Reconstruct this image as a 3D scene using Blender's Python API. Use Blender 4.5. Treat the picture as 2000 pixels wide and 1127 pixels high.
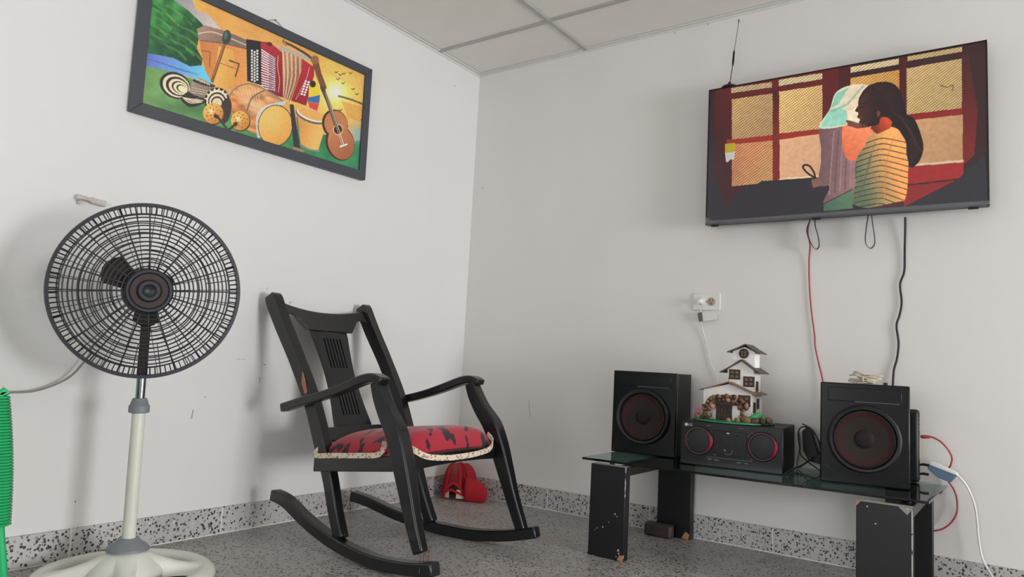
import bpy, bmesh, math, random
import numpy as np
from mathutils import Vector, Matrix, Quaternion
random.seed(7)
for _o in list(bpy.data.objects): bpy.data.objects.remove(_o)
SC = bpy.context.scene
COL = SC.collection
PI = math.pi

# ------------------------------------------------------------------ camera
FPX = 1407.35                      # focal length in pixels of a 2000 x 1127 frame
YAW, PITCH, ROLL = 0.6238, 0.1024, 0.0535
CAM = Vector((2.3407, -2.8583, 0.656))
def _axes():
    f = Vector((-math.sin(YAW)*math.cos(PITCH), math.cos(YAW)*math.cos(PITCH), math.sin(PITCH)))
    r = Vector((math.cos(YAW), math.sin(YAW), 0)); u = r.cross(f)
    c, s = math.cos(ROLL), math.sin(ROLL)
    return c*r + s*u, -s*r + c*u, f
RIGHT, UP, FWD = _axes()
cd = bpy.data.cameras.new('camera'); cd.sensor_fit = 'HORIZONTAL'; cd.sensor_width = 36
cd.lens = FPX/2000*36; cd.clip_start = 0.02
cam = bpy.data.objects.new('camera', cd); COL.objects.link(cam)
m = Matrix((RIGHT, UP, -FWD)).transposed().to_4x4(); m.translation = CAM
cam.matrix_world = m
SC.camera = cam
# ------------------------------------------------------------------ light
EXPO = 0.0
SC.view_settings.view_transform = 'Standard'; SC.view_settings.look = 'None'
SC.view_settings.gamma = 1; SC.view_settings.use_curve_mapping = False
SC.view_settings.exposure = EXPO
w = bpy.data.worlds.new('sky'); SC.world = w; w.use_nodes = True
w.node_tree.nodes['Background'].inputs[0].default_value = (0.80, 0.88, 1.0, 1)
w.node_tree.nodes['Background'].inputs[1].default_value = 1.0
def area(name, loc, direction, sx, sy, power, color):
    L = bpy.data.lights.new(name, 'AREA'); L.shape = 'RECTANGLE'; L.size = sx; L.size_y = sy
    L.energy = power; L.color = color
    o = bpy.data.objects.new(name, L); COL.objects.link(o)
    o.location = loc; o.rotation_euler = Vector(direction).to_track_quat('-Z', 'Z').to_euler()
    return o
# daylight entering by the open doorway on the right and by the window behind the camera
area('doorway_daylight', (6.62, -1.5, .83), (-1, 0, 0), 1.2, 1.64, 204, (0.975, 0.988, 1.0))
area('window_daylight', (1.7, -4.64, .95), (0, 1, 0.0), 1.7, 1.2, 20, (0.97, 0.985, 1.0))

# ------------------------------------------------------------------ pixel helpers (a pixel gives a direction; the plane gives the distance)
def ray(x, y): return RIGHT*((x-1000)/FPX) - UP*((y-563.5)/FPX) + FWD
def on(x, y, ax, v):
    d = ray(x, y); return CAM + d*((v-CAM[ax])/d[ax])
def onp(x, y, P, n):
    d = ray(x, y); return CAM + d*((Vector(P)-CAM).dot(n)/d.dot(n))
# ------------------------------------------------------------------ materials
def lin(c):
    return tuple((v/255/12.92 if v/255 <= .04045 else ((v/255+.055)/1.055)**2.4) for v in c)
def nt(name):
    m = bpy.data.materials.new(name); m.use_nodes = True
    t = m.node_tree; return m, t, t.nodes, t.links, t.nodes['Principled BSDF']
def mat(name, rgb, rough=.5, metal=0., var=.06, scale=40., bump=0., bscale=200., coat=0., spec=.5, coords='Object'):
    m, t, N, L, b = nt(name)
    c = lin(rgb)
    tc = N.new('ShaderNodeTexCoord'); nz = N.new('ShaderNodeTexNoise'); nz.inputs['Scale'].default_value = scale
    nz.inputs['Detail'].default_value = 4
    L.new(tc.outputs[coords], nz.inputs['Vector'])
    rp = N.new('ShaderNodeValToRGB')
    rp.color_ramp.elements[0].color = (*[v*(1-var) for v in c], 1); rp.color_ramp.elements[0].position = .3
    rp.color_ramp.elements[1].color = (*[min(1, v*(1+var)) for v in c], 1); rp.color_ramp.elements[1].position = .7
    L.new(nz.outputs['Fac'], rp.inputs['Fac']); L.new(rp.outputs['Color'], b.inputs['Base Color'])
    b.inputs['Roughness'].default_value = rough; b.inputs['Metallic'].default_value = metal
    b.inputs['Coat Weight'].default_value = coat; b.inputs['Coat Roughness'].default_value = .12
    b.inputs['Specular IOR Level'].default_value = spec
    if bump > 0:
        n2 = N.new('ShaderNodeTexNoise'); n2.inputs['Scale'].default_value = bscale; L.new(tc.outputs[coords], n2.inputs['Vector'])
        bp = N.new('ShaderNodeBump'); bp.inputs['Strength'].default_value = bump; bp.inputs['Distance'].default_value = .002
        L.new(n2.outputs['Fac'], bp.inputs['Height']); L.new(bp.outputs['Normal'], b.inputs['Normal'])
    return m
def terrazzo(name, base, dark, light, scale, thr, rough, seed=0., coords='Object'):
    m, t, N, L, b = nt(name)
    tc = N.new('ShaderNodeTexCoord')
    mp = N.new('ShaderNodeMapping'); mp.inputs['Location'].default_value = (seed, seed*2, seed*.7)
    L.new(tc.outputs[coords], mp.inputs['Vector'])
    oi = N.new('ShaderNodeObjectInfo'); ad = N.new('ShaderNodeVectorMath'); ad.operation = 'ADD'
    mu = N.new('ShaderNodeMath'); mu.operation = 'MULTIPLY'; mu.inputs[1].default_value = 37.0
    L.new(oi.outputs['Random'], mu.inputs[0]); L.new(mp.outputs['Vector'], ad.inputs[0]); L.new(mu.outputs[0], ad.inputs[1])
    # warp
    nz = N.new('ShaderNodeTexNoise'); nz.inputs['Scale'].default_value = scale*1.3; L.new(ad.outputs[0], nz.inputs['Vector'])
    mx = N.new('ShaderNodeVectorMath'); mx.operation = 'MULTIPLY_ADD'; mx.inputs[1].default_value = (1.1/scale,)*3
    L.new(nz.outputs['Color'], mx.inputs[0]); L.new(ad.outputs[0], mx.inputs[2])
    vo = N.new('ShaderNodeTexVoronoi'); vo.inputs['Scale'].default_value = scale; L.new(mx.outputs[0], vo.inputs['Vector'])
    sep = N.new('ShaderNodeSeparateColor'); L.new(vo.outputs['Color'], sep.inputs['Color'])
    # chip radius by random
    r1 = N.new('ShaderNodeMath'); r1.operation = 'MULTIPLY'; L.new(sep.outputs[0], r1.inputs[0]); r1.inputs[1].default_value = thr
    lt = N.new('ShaderNodeMath'); lt.operation = 'LESS_THAN'; L.new(vo.outputs['Distance'], lt.inputs[0]); L.new(r1.outputs[0], lt.inputs[1])
    rp = N.new('ShaderNodeValToRGB'); e = rp.color_ramp.elements
    e[0].color = (*lin(dark), 1); e[0].position = 0; e[1].color = (*lin(light), 1); e[1].position = 1.
    k = e.new(.62); k.color = (*lin(dark), 1); k = e.new(.72); k.color = (*lin([(a+c)/2 for a, c in zip(base, dark)]), 1)
    L.new(sep.outputs[1], rp.inputs['Fac'])
    n3 = N.new('ShaderNodeTexNoise'); n3.inputs['Scale'].default_value = 3; n3.inputs['Detail'].default_value = 6; L.new(ad.outputs[0], n3.inputs['Vector'])
    bs = N.new('ShaderNodeValToRGB'); bs.color_ramp.elements[0].color = (*lin([v*.93 for v in base]), 1); bs.color_ramp.elements[1].color = (*lin([min(255, v*1.06) for v in base]), 1)
    bs.color_ramp.elements[0].position = .3; bs.color_ramp.elements[1].position = .7
    L.new(n3.outputs['Fac'], bs.inputs['Fac'])
    mc = N.new('ShaderNodeMix'); mc.data_type = 'RGBA'; L.new(lt.outputs[0], mc.inputs['Factor'])
    L.new(bs.outputs['Color'], mc.inputs[6]); L.new(rp.outputs['Color'], mc.inputs[7]); L.new(mc.outputs[2], b.inputs['Base Color'])
    b.inputs['Roughness'].default_value = rough
    return m
def worn(name, rgb, chip, rough, thr=.72, scale=18., coat=0.):
    # painted surface with chips of another colour showing
    m, t, N, L, b = nt(name)
    tc = N.new('ShaderNodeTexCoord'); nz = N.new('ShaderNodeTexNoise'); nz.inputs['Scale'].default_value = scale; nz.inputs['Detail'].default_value = 6; nz.inputs['Roughness'].default_value = .7
    L.new(tc.outputs['Object'], nz.inputs['Vector'])
    gt = N.new('ShaderNodeMath'); gt.operation = 'GREATER_THAN'; gt.inputs[1].default_value = thr; L.new(nz.outputs['Fac'], gt.inputs[0])
    mc = N.new('ShaderNodeMix'); mc.data_type = 'RGBA'; mc.inputs[6].default_value = (*lin(rgb), 1); mc.inputs[7].default_value = (*lin(chip), 1)
    L.new(gt.outputs[0], mc.inputs['Factor']); L.new(mc.outputs[2], b.inputs['Base Color'])
    n2 = N.new('ShaderNodeTexNoise'); n2.inputs['Scale'].default_value = 9; L.new(tc.outputs['Object'], n2.inputs['Vector'])
    rr = N.new('ShaderNodeMapRange'); rr.inputs['To Min'].default_value = rough*.75; rr.inputs['To Max'].default_value = min(1, rough*1.25)
    L.new(n2.outputs['Fac'], rr.inputs['Value']); L.new(rr.outputs['Result'], b.inputs['Roughness'])
    b.inputs['Coat Weight'].default_value = coat
    return m
def attr_mat(name, emission=None, rough=.35):
    m, t, N, L, b = nt(name)
    a = N.new('ShaderNodeAttribute'); a.attribute_name = 'print'
    if emission is None: L.new(a.outputs['Color'], b.inputs['Base Color'])
    else:
        b.inputs['Base Color'].default_value = (.012, .012, .013, 1)
        L.new(a.outputs['Color'], b.inputs['Emission Color']); b.inputs['Emission Strength'].default_value = emission
    b.inputs['Roughness'].default_value = rough
    return m

M = {}
M['wall'] = mat('white_wall_paint', (229, 228, 226), .85, var=.015, scale=2.5, bump=.12, bscale=90)
M['wall_b'] = mat('white_wall_paint_back', (229, 226, 223), .85, var=.015, scale=2.5, bump=.12, bscale=90)
M['ceil'] = mat('ceiling_panel_vinyl', (230, 227, 221), .8, var=.02, scale=5, bump=.25, bscale=160)
M['tbar'] = mat('grid_bar_grey', (176, 176, 174), .55, var=.03)
M['angle'] = mat('wall_angle_white', (215, 215, 212), .6, var=.03)
M['floor'] = terrazzo('terrazzo_floor', (168, 163, 160), (48, 45, 44), (196, 194, 190), 125, .60, .38)
M['bboard'] = terrazzo('terrazzo_baseboard', (190, 187, 186), (52, 50, 54), (216, 214, 212), 132, .62, .45)
M['grout'] = mat('pale_grout', (226, 222, 214), .9)
M['fgrout'] = mat('floor_grout', (150, 145, 140), .9)
M['frame'] = mat('charcoal_frame', (70, 73, 80), .5, var=.05)
M['chair'] = worn('black_painted_wood', (13, 15, 19), (42, 36, 33), .34, .74, 14, coat=.25)
M['rawwood'] = mat('bare_wood', (176, 128, 98), .7, var=.15, scale=30)
M['wire'] = mat('rusty_wire', (120, 70, 50), .6)
M['blackpl'] = mat('black_plastic', (17, 18, 20), .45, var=.05, spec=.4)
M['gloss'] = mat('piano_black', (8, 9, 11), .24, var=.03, coat=.06, spec=.3)
M['spkside'] = mat('black_vinyl_cabinet', (13, 14, 17), .55, var=.08, bump=.1)
M['cone'] = mat('brown_speaker_cone', (46, 39, 34), .7, var=.05, spec=.2)
M['conered'] = mat('maroon_cone_ring', (56, 18, 21), .6, var=.05, spec=.25)
M['dust'] = mat('dark_dust_cap', (34, 29, 27), .65, spec=.2)
M['redring'] = mat('dim_red_ring', (78, 12, 28), .4)
M['redlit'] = mat('crimson_crescent', (150, 20, 56), .35)
M['silver'] = mat('silver_print', (190, 190, 192), .4)
M['greyprint'] = mat('grey_print', (95, 97, 100), .5)
M['tableblk'] = worn('black_table_leg_paint', (11, 12, 16), (190, 186, 178), .42, .80, 26)
M['tabletop_dust'] = mat('dusty_grey_leg_top', (150, 150, 144), .8)
M['white'] = mat('white_plastic', (226, 226, 222), .45, var=.02)
M['offwhite'] = mat('ivory_white_fan_plastic', (222, 222, 212), .4, var=.04, scale=8)
M['greypl'] = mat('grey_plastic', (124, 130, 136), .5, var=.03)
M['chrome'] = mat('chrome_tube', (150, 152, 156), .18, 1.0, var=.05)
M['fanblk'] = mat('navy_black_fan_plastic', (34, 37, 44), .45, var=.08)
M['fanbrown'] = mat('dusty_brown_fan_plastic', (50, 36, 34), .6, var=.15, scale=60)
M['greycable'] = mat('grey_cable', (134, 132, 124), .5)
M['blackcable'] = mat('black_cable', (32, 33, 36), .5)
M['redcable'] = mat('red_cable', (168, 62, 72), .45)
M['whitecable'] = mat('white_cable', (228, 226, 220), .45)
M['bezel'] = mat('gunmetal_bezel', (104, 106, 110), .42, .2)
M['tvback'] = mat('tv_back_black', (24, 24, 27), .5)
M['cap'] = mat('red_cap_cloth', (178, 24, 38), .8, var=.08, bump=.2, bscale=400)
M['capin'] = mat('cream_sweatband', (218, 200, 176), .8)
M['greencord'] = mat('green_plastic_cord', (36, 172, 104), .35, var=.08, scale=30)
M['stone_a'] = mat('pebble_tan', (124, 90, 64), .6, var=.25, scale=120)
M['stone_b'] = mat('pebble_brown', (70, 50, 40), .55, var=.3, scale=120)
M['stone_c'] = mat('pebble_pink', (172, 122, 100), .6, var=.2, scale=120)
M['roofgrey'] = mat('grey_slate_roof', (92, 84, 78), .7, var=.2, scale=60)
M['rooftan'] = mat('tan_slate_roof', (140, 112, 88), .7, var=.2, scale=60)
M['housewhite'] = mat('white_house_card', (246, 243, 240), .7, var=.04)
M['darkwood'] = mat('dark_brown_wood', (62, 44, 38), .6, var=.2, scale=70)
M['pane'] = mat('gold_brown_pane', (120, 104, 78), .35, var=.1)
M['moss'] = mat('green_moss_base', (34, 128, 80), .6, var=.25, scale=90)
M['leaf'] = mat('bright_green_leaf', (48, 164, 92), .5, var=.15)
M['pink'] = mat('pink_flower', (205, 110, 160), .6)
M['brownblock'] = mat('dark_wood_block', (58, 44, 40), .6, var=.25, scale=25)
M['beige'] = mat('ivory_cable', (206, 196, 176), .55, var=.08)
M['blue'] = mat('slate_blue_plastic', (84, 112, 138), .45, var=.04)
M['brownrec'] = mat('tan_receptacle', (172, 150, 128), .5, var=.05)
M['dark'] = mat('dark_slot', (40, 36, 34), .6)
M['yellow'] = mat('yellow_sticker', (216, 190, 44), .5)
M['green_led'] = mat('yellow_port_strip', (190, 166, 70), .5)
M['scuff'] = mat('grey_scuff', (170, 167, 163), .9)
M['painted_iron'] = mat('white_painted_iron', (196, 190, 184), .6, var=.12, scale=60, bump=.4, bscale=120)
M['cord_hemp'] = mat('hanging_cord', (150, 126, 92), .8)

def glass_mat():
    m, t, N, L, b = nt('green_tinted_glass')
    b.inputs['Base Color'].default_value = (.42, .56, .52, 1); b.inputs['Roughness'].default_value = .03
    b.inputs['Transmission Weight'].default_value = 1; b.inputs['IOR'].default_value = 1.45
    v = N.new('ShaderNodeVolumeAbsorption'); v.inputs['Color'].default_value = (.25, .62, .55, 1); v.inputs['Density'].default_value = 45
    L.new(v.outputs['Volume'], N['Material Output'].inputs['Volume'])
    return m
M['glass'] = glass_mat()
def fabric_mat():
    m, t, N, L, b = nt('red_floral_upholstery')
    tc = N.new('ShaderNodeTexCoord'); nz = N.new('ShaderNodeTexNoise'); nz.inputs['Scale'].default_value = 21; nz.inputs['Detail'].default_value = 1.0
    mp = N.new('ShaderNodeMapping'); mp.inputs['Scale'].default_value = (1.15, 1.0, .5); mp.inputs['Rotation'].default_value = (0, 0, .5)
    L.new(tc.outputs['Object'], mp.inputs['Vector']); L.new(mp.outputs['Vector'], nz.inputs['Vector'])
    n2 = N.new('ShaderNodeTexNoise'); n2.inputs['Scale'].default_value = 46; n2.inputs['Detail'].default_value = 2; L.new(tc.outputs['Object'], n2.inputs['Vector'])
    ad = N.new('ShaderNodeMath'); ad.operation = 'MULTIPLY_ADD'; ad.inputs[1].default_value = .28; L.new(n2.outputs['Fac'], ad.inputs[0]); L.new(nz.outputs['Fac'], ad.inputs[2])
    rp = N.new('ShaderNodeValToRGB'); e = rp.color_ramp.elements
    e[0].color = (*lin((172, 30, 50)), 1); e[0].position = .735; e[1].color = (*lin((40, 16, 24)), 1); e[1].position = .755
    L.new(ad.outputs[0], rp.inputs['Fac']); L.new(rp.outputs['Color'], b.inputs['Base Color'])
    b.inputs['Roughness'].default_value = .85; b.inputs['Sheen Weight'].default_value = .3
    return m
M['fabric'] = fabric_mat()
def braid_mat():
    m, t, N, L, b = nt('cream_braid')
    tc = N.new('ShaderNodeTexCoord'); ck = N.new('ShaderNodeTexVoronoi'); ck.inputs['Scale'].default_value = 95
    L.new(tc.outputs['Object'], ck.inputs['Vector'])
    rp = N.new('ShaderNodeValToRGB'); e = rp.color_ramp.elements
    e[0].color = (*lin((150, 112, 92)), 1); e[0].position = .25; e[1].color = (*lin((226, 212, 188)), 1); e[1].position = .42
    L.new(ck.outputs['Distance'], rp.inputs['Fac']); L.new(rp.outputs['Color'], b.inputs['Base Color']); b.inputs['Roughness'].default_value = .9
    return m
M['braid'] = braid_mat()
def mesh_mat():
    m, t, N, L, b = nt('red_cap_netting')
    b.inputs['Base Color'].default_value = (*lin((176, 30, 44)), 1); b.inputs['Roughness'].default_value = .8
    tr = N.new('ShaderNodeBsdfTransparent'); mx = N.new('ShaderNodeMixShader'); mx.inputs[0].default_value = .42
    L.new(tr.outputs[0], mx.inputs[1]); L.new(b.outputs[0], mx.inputs[2]); L.new(mx.outputs[0], N['Material Output'].inputs['Surface'])
    return m
M['netting'] = mesh_mat()

# ------------------------------------------------------------------ mesh helpers
WM = {}
def orth(t):
    t = t.normalized(); a = Vector((0, 0, 1)) if abs(t.z) < .9 else Vector((1, 0, 0))
    u = t.cross(a).normalized(); return u, t.cross(u).normalized()
class B:
    def __init__(s): s.v = []; s.f = []
    def add(s, vs, fs):
        k = len(s.v); s.v += [tuple(x) for x in vs]; s.f += [tuple(i+k for i in f) for f in fs]; return s
    def box(s, c, size, rot=None, taper=None):
        c = Vector(c); hx, hy, hz = [q/2 for q in size]; vs = []
        for z in (-1, 1):
            for x, y in ((-1, -1), (1, -1), (1, 1), (-1, 1)):
                k = taper if (taper and z > 0) else 1
                p = Vector((x*hx*k, y*hy*k, z*hz))
                if rot is not None: p = rot @ p
                vs.append(c+p)
        return s.add(vs, [(3, 2, 1, 0), (4, 5, 6, 7), (0, 1, 5, 4), (1, 2, 6, 5), (2, 3, 7, 6), (3, 0, 4, 7)])
    def tube(s, pts, r, n=8, closed=False, cap=True):
        pts = [Vector(p) for p in pts]; m_ = len(pts); rs = r if isinstance(r, (list, tuple)) else [r]*m_
        T = []
        for i in range(m_):
            a = pts[(i-1) % m_] if (closed or i > 0) else pts[i]; b = pts[(i+1) % m_] if (closed or i < m_-1) else pts[i]
            T.append((b-a).normalized())
        u, v = orth(T[0]); vs = []
        for i in range(m_):
            if i > 0:
                q = T[i-1].rotation_difference(T[i]); u = (q @ u).normalized(); v = T[i].cross(u).normalized()
            for k in range(n):
                a = 2*PI*k/n; vs.append(pts[i]+(u*math.cos(a)+v*math.sin(a))*rs[i])
        fs = []
        for i in range(m_ if closed else m_-1):
            j = (i+1) % m_
            for k in range(n): fs.append((i*n+k, i*n+(k+1) % n, j*n+(k+1) % n, j*n+k))
        if cap and not closed: fs += [tuple(reversed(range(n))), tuple(range((m_-1)*n, m_*n))]
        return s.add(vs, fs)
    def plank(s, pts, lat, hl, hn):
        # bar of rectangular section along pts; lat = sideways axis, hl / hn half sizes (numbers or lists)
        pts = [Vector(p) for p in pts]; n = len(pts); lat = Vector(lat).normalized()
        HL = hl if isinstance(hl, (list, tuple)) else [hl]*n; HN = hn if isinstance(hn, (list, tuple)) else [hn]*n
        vs = []
        for i in range(n):
            t = (pts[min(n-1, i+1)]-pts[max(0, i-1)]).normalized(); nn = t.cross(lat).normalized()
            l2 = nn.cross(t).normalized()
            for a, b in ((-1, -1), (1, -1), (1, 1), (-1, 1)): vs.append(pts[i]+l2*a*HL[i]+nn*b*HN[i])
        fs = [(0, 3, 2, 1), tuple(range((n-1)*4, n*4))]
        fs = [(0, 1, 2, 3)[::-1], ((n-1)*4, (n-1)*4+1, (n-1)*4+2, (n-1)*4+3)]
        for i in range(n-1):
            for k in range(4): fs.append((i*4+k, i*4+(k+1) % 4, i*4+4+(k+1) % 4, i*4+4+k))
        return s.add(vs, fs)
    def lathe(s, prof, n=32, origin=(0, 0, 0), axis=(0, 0, 1), cap=True):
        o = Vector(origin); ax = Vector(axis).normalized(); u, v = orth(ax); vs = []; fs = []; m_ = len(prof)
        for r, z in prof:
            for k in range(n):
                a = 2*PI*k/n; vs.append(o+ax*z+(u*math.cos(a)+v*math.sin(a))*r)
        for i in range(m_-1):
            for k in range(n): fs.append((i*n+k, i*n+(k+1) % n, (i+1)*n+(k+1) % n, (i+1)*n+k))
        if cap: fs += [tuple(reversed(range(n))), tuple(range((m_-1)*n, m_*n))]
        return s.add(vs, fs)
    def prism(s, poly, off):
        # poly: 3D points of a face; off: extrusion vector
        poly = [Vector(p) for p in poly]; off = Vector(off); n = len(poly)
        fs = [tuple(reversed(range(n))), tuple(range(n, 2*n))]+[(i, (i+1) % n, n+(i+1) % n, n+i) for i in range(n)]
        return s.add(poly+[p+off for p in poly], fs)
    def grid(s, P):
        nu, nv = len(P), len(P[0])
        return s.add([p for r in P for p in r], [(i*nv+j, i*nv+j+1, (i+1)*nv+j+1, (i+1)*nv+j) for i in range(nu-1) for j in range(nv-1)])
    def ball(s, c, r, nu=10, nv=7, rot=None):
        c = Vector(c); r = (r, r, r) if not isinstance(r, (tuple, list)) else r; vs = [c+(rot @ Vector((0, 0, r[2])) if rot else Vector((0, 0, r[2])))]
        for i in range(1, nv):
            th = PI*i/nv
            for k in range(nu):
                a = 2*PI*k/nu; p = Vector((r[0]*math.sin(th)*math.cos(a), r[1]*math.sin(th)*math.sin(a), r[2]*math.cos(th)))
                vs.append(c+(rot @ p if rot else p))
        p = Vector((0, 0, -r[2])); vs.append(c+(rot @ p if rot else p)); e = len(vs)-1; fs = []
        for k in range(nu): fs.append((0, 1+k, 1+(k+1) % nu)); fs.append((e, e-nu+(k+1) % nu, e-nu+k))
        for i in range(nv-2):
            for k in range(nu): a = 1+i*nu; fs.append((a+k, a+nu+k, a+nu+(k+1) % nu, a+(k+1) % nu))
        return s.add(vs, fs)
def crom(pts, n=6, closed=False):
    # Catmull-Rom through points (numpy tuples)
    P = [np.array(p, float) for p in pts]; out = []; N = len(P)
    for i in range(N if closed else N-1):
        if closed: a, b, c, d = P[i-1], P[i], P[(i+1) % N], P[(i+2) % N]
        else: a, b, c, d = P[max(0, i-1)], P[i], P[i+1], P[min(N-1, i+2)]
        for k in range(n):
            t = k/n; out.append(.5*((2*b)+(-a+c)*t+(2*a-5*b+4*c-d)*t*t+(-a+3*b-3*c+d)*t**3))
    if not closed: out.append(P[-1])
    return [tuple(float(v) for v in q) for q in out]
def tag(o, label=None, cat=None, group=None, kind=None):
    if label: o['label'] = label
    if cat: o['category'] = cat
    if group: o['group'] = group
    if kind: o['kind'] = kind
    return o
def thing(name, label, cat, loc=(0, 0, 0), rz=0., group=None, mtx=None):
    o = bpy.data.objects.new(name, None); COL.objects.link(o); o.empty_display_size = .05
    mt = mtx if mtx is not None else Matrix.Translation(Vector(loc)) @ Matrix.Rotation(rz, 4, 'Z')
    o.matrix_basis = mt; WM[o.name] = mt.copy(); return tag(o, label, cat, group)
def obj(name, b, m_, parent=None, world=False, smooth=False, bevel=0., subd=0, solid=0., loc=None, weld=False, angle=35):
    me = bpy.data.meshes.new(name)
    pm = WM[parent.name] if parent is not None else Matrix.Identity(4)
    vs = b.v
    if world and parent is not None:
        inv = pm.inverted(); vs = [tuple(inv @ Vector(p)) for p in vs]
    own = Matrix.Identity(4)
    if loc is not None:
        own = Matrix.Translation(Vector(loc)); li = Vector(loc); vs = [tuple(Vector(p)-li) for p in vs]
    me.from_pydata(vs, [], b.f); me.update()
    bm = bmesh.new(); bm.from_mesh(me)
    if weld: bmesh.ops.remove_doubles(bm, verts=bm.verts, dist=1e-5)
    bmesh.ops.recalc_face_normals(bm, faces=bm.faces); bm.to_mesh(me); bm.free()
    me.materials.append(M[m_] if isinstance(m_, str) else m_)
    o = bpy.data.objects.new(name, me); COL.objects.link(o)
    if parent is not None: o.parent = parent
    o.matrix_basis = own; WM[o.name] = pm @ own
    if solid: md = o.modifiers.new('solid', 'SOLIDIFY'); md.thickness = solid; md.offset = 0
    if bevel: md = o.modifiers.new('bevel', 'BEVEL'); md.width = bevel; md.segments = 2; md.limit_method = 'ANGLE'; md.angle_limit = math.radians(40)
    if subd: md = o.modifiers.new('sub', 'SUBSURF'); md.levels = subd; md.render_levels = subd
    if smooth or subd or bevel:
        for p in me.polygons: p.use_smooth = True
        if not subd and not smooth == 'all':
            try:
                me.set_sharp_from_angle(angle=math.radians(angle))
            except Exception: pass
    return o
def copy_part(o, parent, loc=None, rot=None):
    c = o.copy(); COL.objects.link(c); c.parent = parent
    if loc is not None: c.location = loc
    if rot is not None: c.rotation_euler = rot
    WM[c.name] = (WM[parent.name] if parent is not None else Matrix.Identity(4)) @ c.matrix_basis
    return c
def struct(name, b, m_, **k): return tag(obj(name, b, m_, **k), kind='structure')
def ctube(pts, r, n=8, k=6): return B().tube(crom(pts, k), r, n)
def text_mesh(name, s, size, m_, parent, mt, ext=.0003):
    cu = bpy.data.curves.new('t', 'FONT'); cu.body = s; cu.size = size; cu.extrude = ext; cu.align_x = 'CENTER'; cu.align_y = 'CENTER'
    t = bpy.data.objects.new('t', cu); COL.objects.link(t)
    dg = bpy.context.evaluated_depsgraph_get(); me = bpy.data.meshes.new_from_object(t.evaluated_get(dg))
    bpy.data.objects.remove(t); me.name = name; me.materials.clear(); me.materials.append(M[m_])
    o = bpy.data.objects.new(name, me); COL.objects.link(o); o.parent = parent; o.matrix_basis = mt; WM[o.name] = WM[parent.name] @ mt
    return o
# ================================================================== THE ROOM
H = 2.16; HB = .0945; RX = 6.6; RY = -4.6
struct('wall_left', B().box((-.06, RY/2, H/2+.1), (.12, -RY+.24, H+.2)), 'wall')
struct('wall_back', B().box((RX/2+.06, .06, H/2+.1), (RX+.12, .12, H+.2)), 'wall_b')
b = B()                                       # right wall with the open doorway
b.box((RX+.06, -.45, H/2+.1), (.12, .9, H+.2)); b.box((RX+.06, (-2.1+RY)/2, H/2+.1), (.12, -RY-2.1, H+.2)); b.box((RX+.06, -1.5, (1.66+H+.2)/2), (.12, 1.2, H+.2-1.66))
struct('wall_right', b, 'wall')
b = B()                                       # wall behind the camera with a window opening
b.box((.425, RY-.06, H/2+.1), (.85, .12, H+.2)); b.box(((2.55+RX)/2+.06, RY-.06, H/2+.1), (RX-2.55+.12, .12, H+.2))
b.box((1.7, RY-.06, .175), (1.7, .12, .35)); b.box((1.7, RY-.06, (1.55+H+.2)/2), (1.7, .12, H+.2-1.55))
struct('wall_front', b, 'wall')
fl = struct('floor', B().box((RX/2, RY/2, -.016), (RX+.24, -RY+.24, .028)), 'fgrout')
# terrazzo floor tiles, joints in line with the baseboard joints
ft = None
xs = [0.0]+[.051+.5*i for i in range(14) if .051+.5*i < RX]+[RX]; ys = [0.0]+[-.305-.5*i for i in range(9)]+[RY]
meshes = {}
for i in range(len(xs)-1):
    for j in range(len(ys)-1):
        wx, wy = xs[i+1]-xs[i]-.0016, ys[j]-ys[j+1]-.0016
        if wx < .01 or wy < .01: continue
        key = (round(wx, 3), round(wy, 3)); c = ((xs[i]+xs[i+1])/2, (ys[j]+ys[j+1])/2, 0)
        if key not in meshes:
            o = obj('floor_tile', B().box((0, 0, -.0005), (wx, wy, .003)), 'floor', fl); meshes[key] = o; o.location = (c[0], c[1], -.001)
        else: copy_part(meshes[key], fl, (c[0], c[1], -.001))
# ceiling panels and grid
ce = struct('ceiling', B().box((RX/2, RY/2, H+.06), (RX+.24, -RY+.24, .06)), 'ceil')
gx = [0.0, .645, 1.865, 3.085, 4.305, 5.525, RX]; gy = [0.0, -.33]+[-.33-.61*k for k in range(1, 7)]+[RY]
meshes = {}
for i in range(len(gx)-1):
    for j in range(len(gy)-1):
        wx, wy = gx[i+1]-gx[i]-.004, gy[j]-gy[j+1]-.004
        key = (round(wx, 3), round(wy, 3)); c = ((gx[i]+gx[i+1])/2, (gy[j]+gy[j+1])/2, H+.009)
        if key not in meshes:
            o = obj('ceiling_panel', B().box((0, 0, 0), (wx, wy, .008)), 'ceil', ce); meshes[key] = o; o.location = c
        else: copy_part(meshes[key], ce, c)
for x in gx[1:-1]: obj('grid_bar', B().box((x, RY/2, H+.001), (.021, -RY, .007)), 'tbar', ce, bevel=.001)
for j, y in enumerate(gy[1:-1]):
    for i in range(len(gx)-1):
        x0 = gx[i]+(.0105 if i else 0); x1 = gx[i+1]-(.0105 if i < len(gx)-2 else 0)
        obj('grid_bar', B().box(((x0+x1)/2, y+(-.006 if (j == 0 and i == 1) else 0), H+.0012), (x1-x0, .020, .0065)), 'tbar', ce, bevel=.001)
obj('wall_angle', B().box((.009, RY/2, H+.001), (.018, -RY, .005)).box((.0015, RY/2, H-.006), (.003, -RY, .014)), 'angle', ce)
obj('wall_angle', B().box((RX/2+.009, -.009, H+.001), (RX-.018, .018, .005)).box((RX/2, -.0015, H-.005), (RX-.006, .003, .012)), 'angle', ce)
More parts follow.
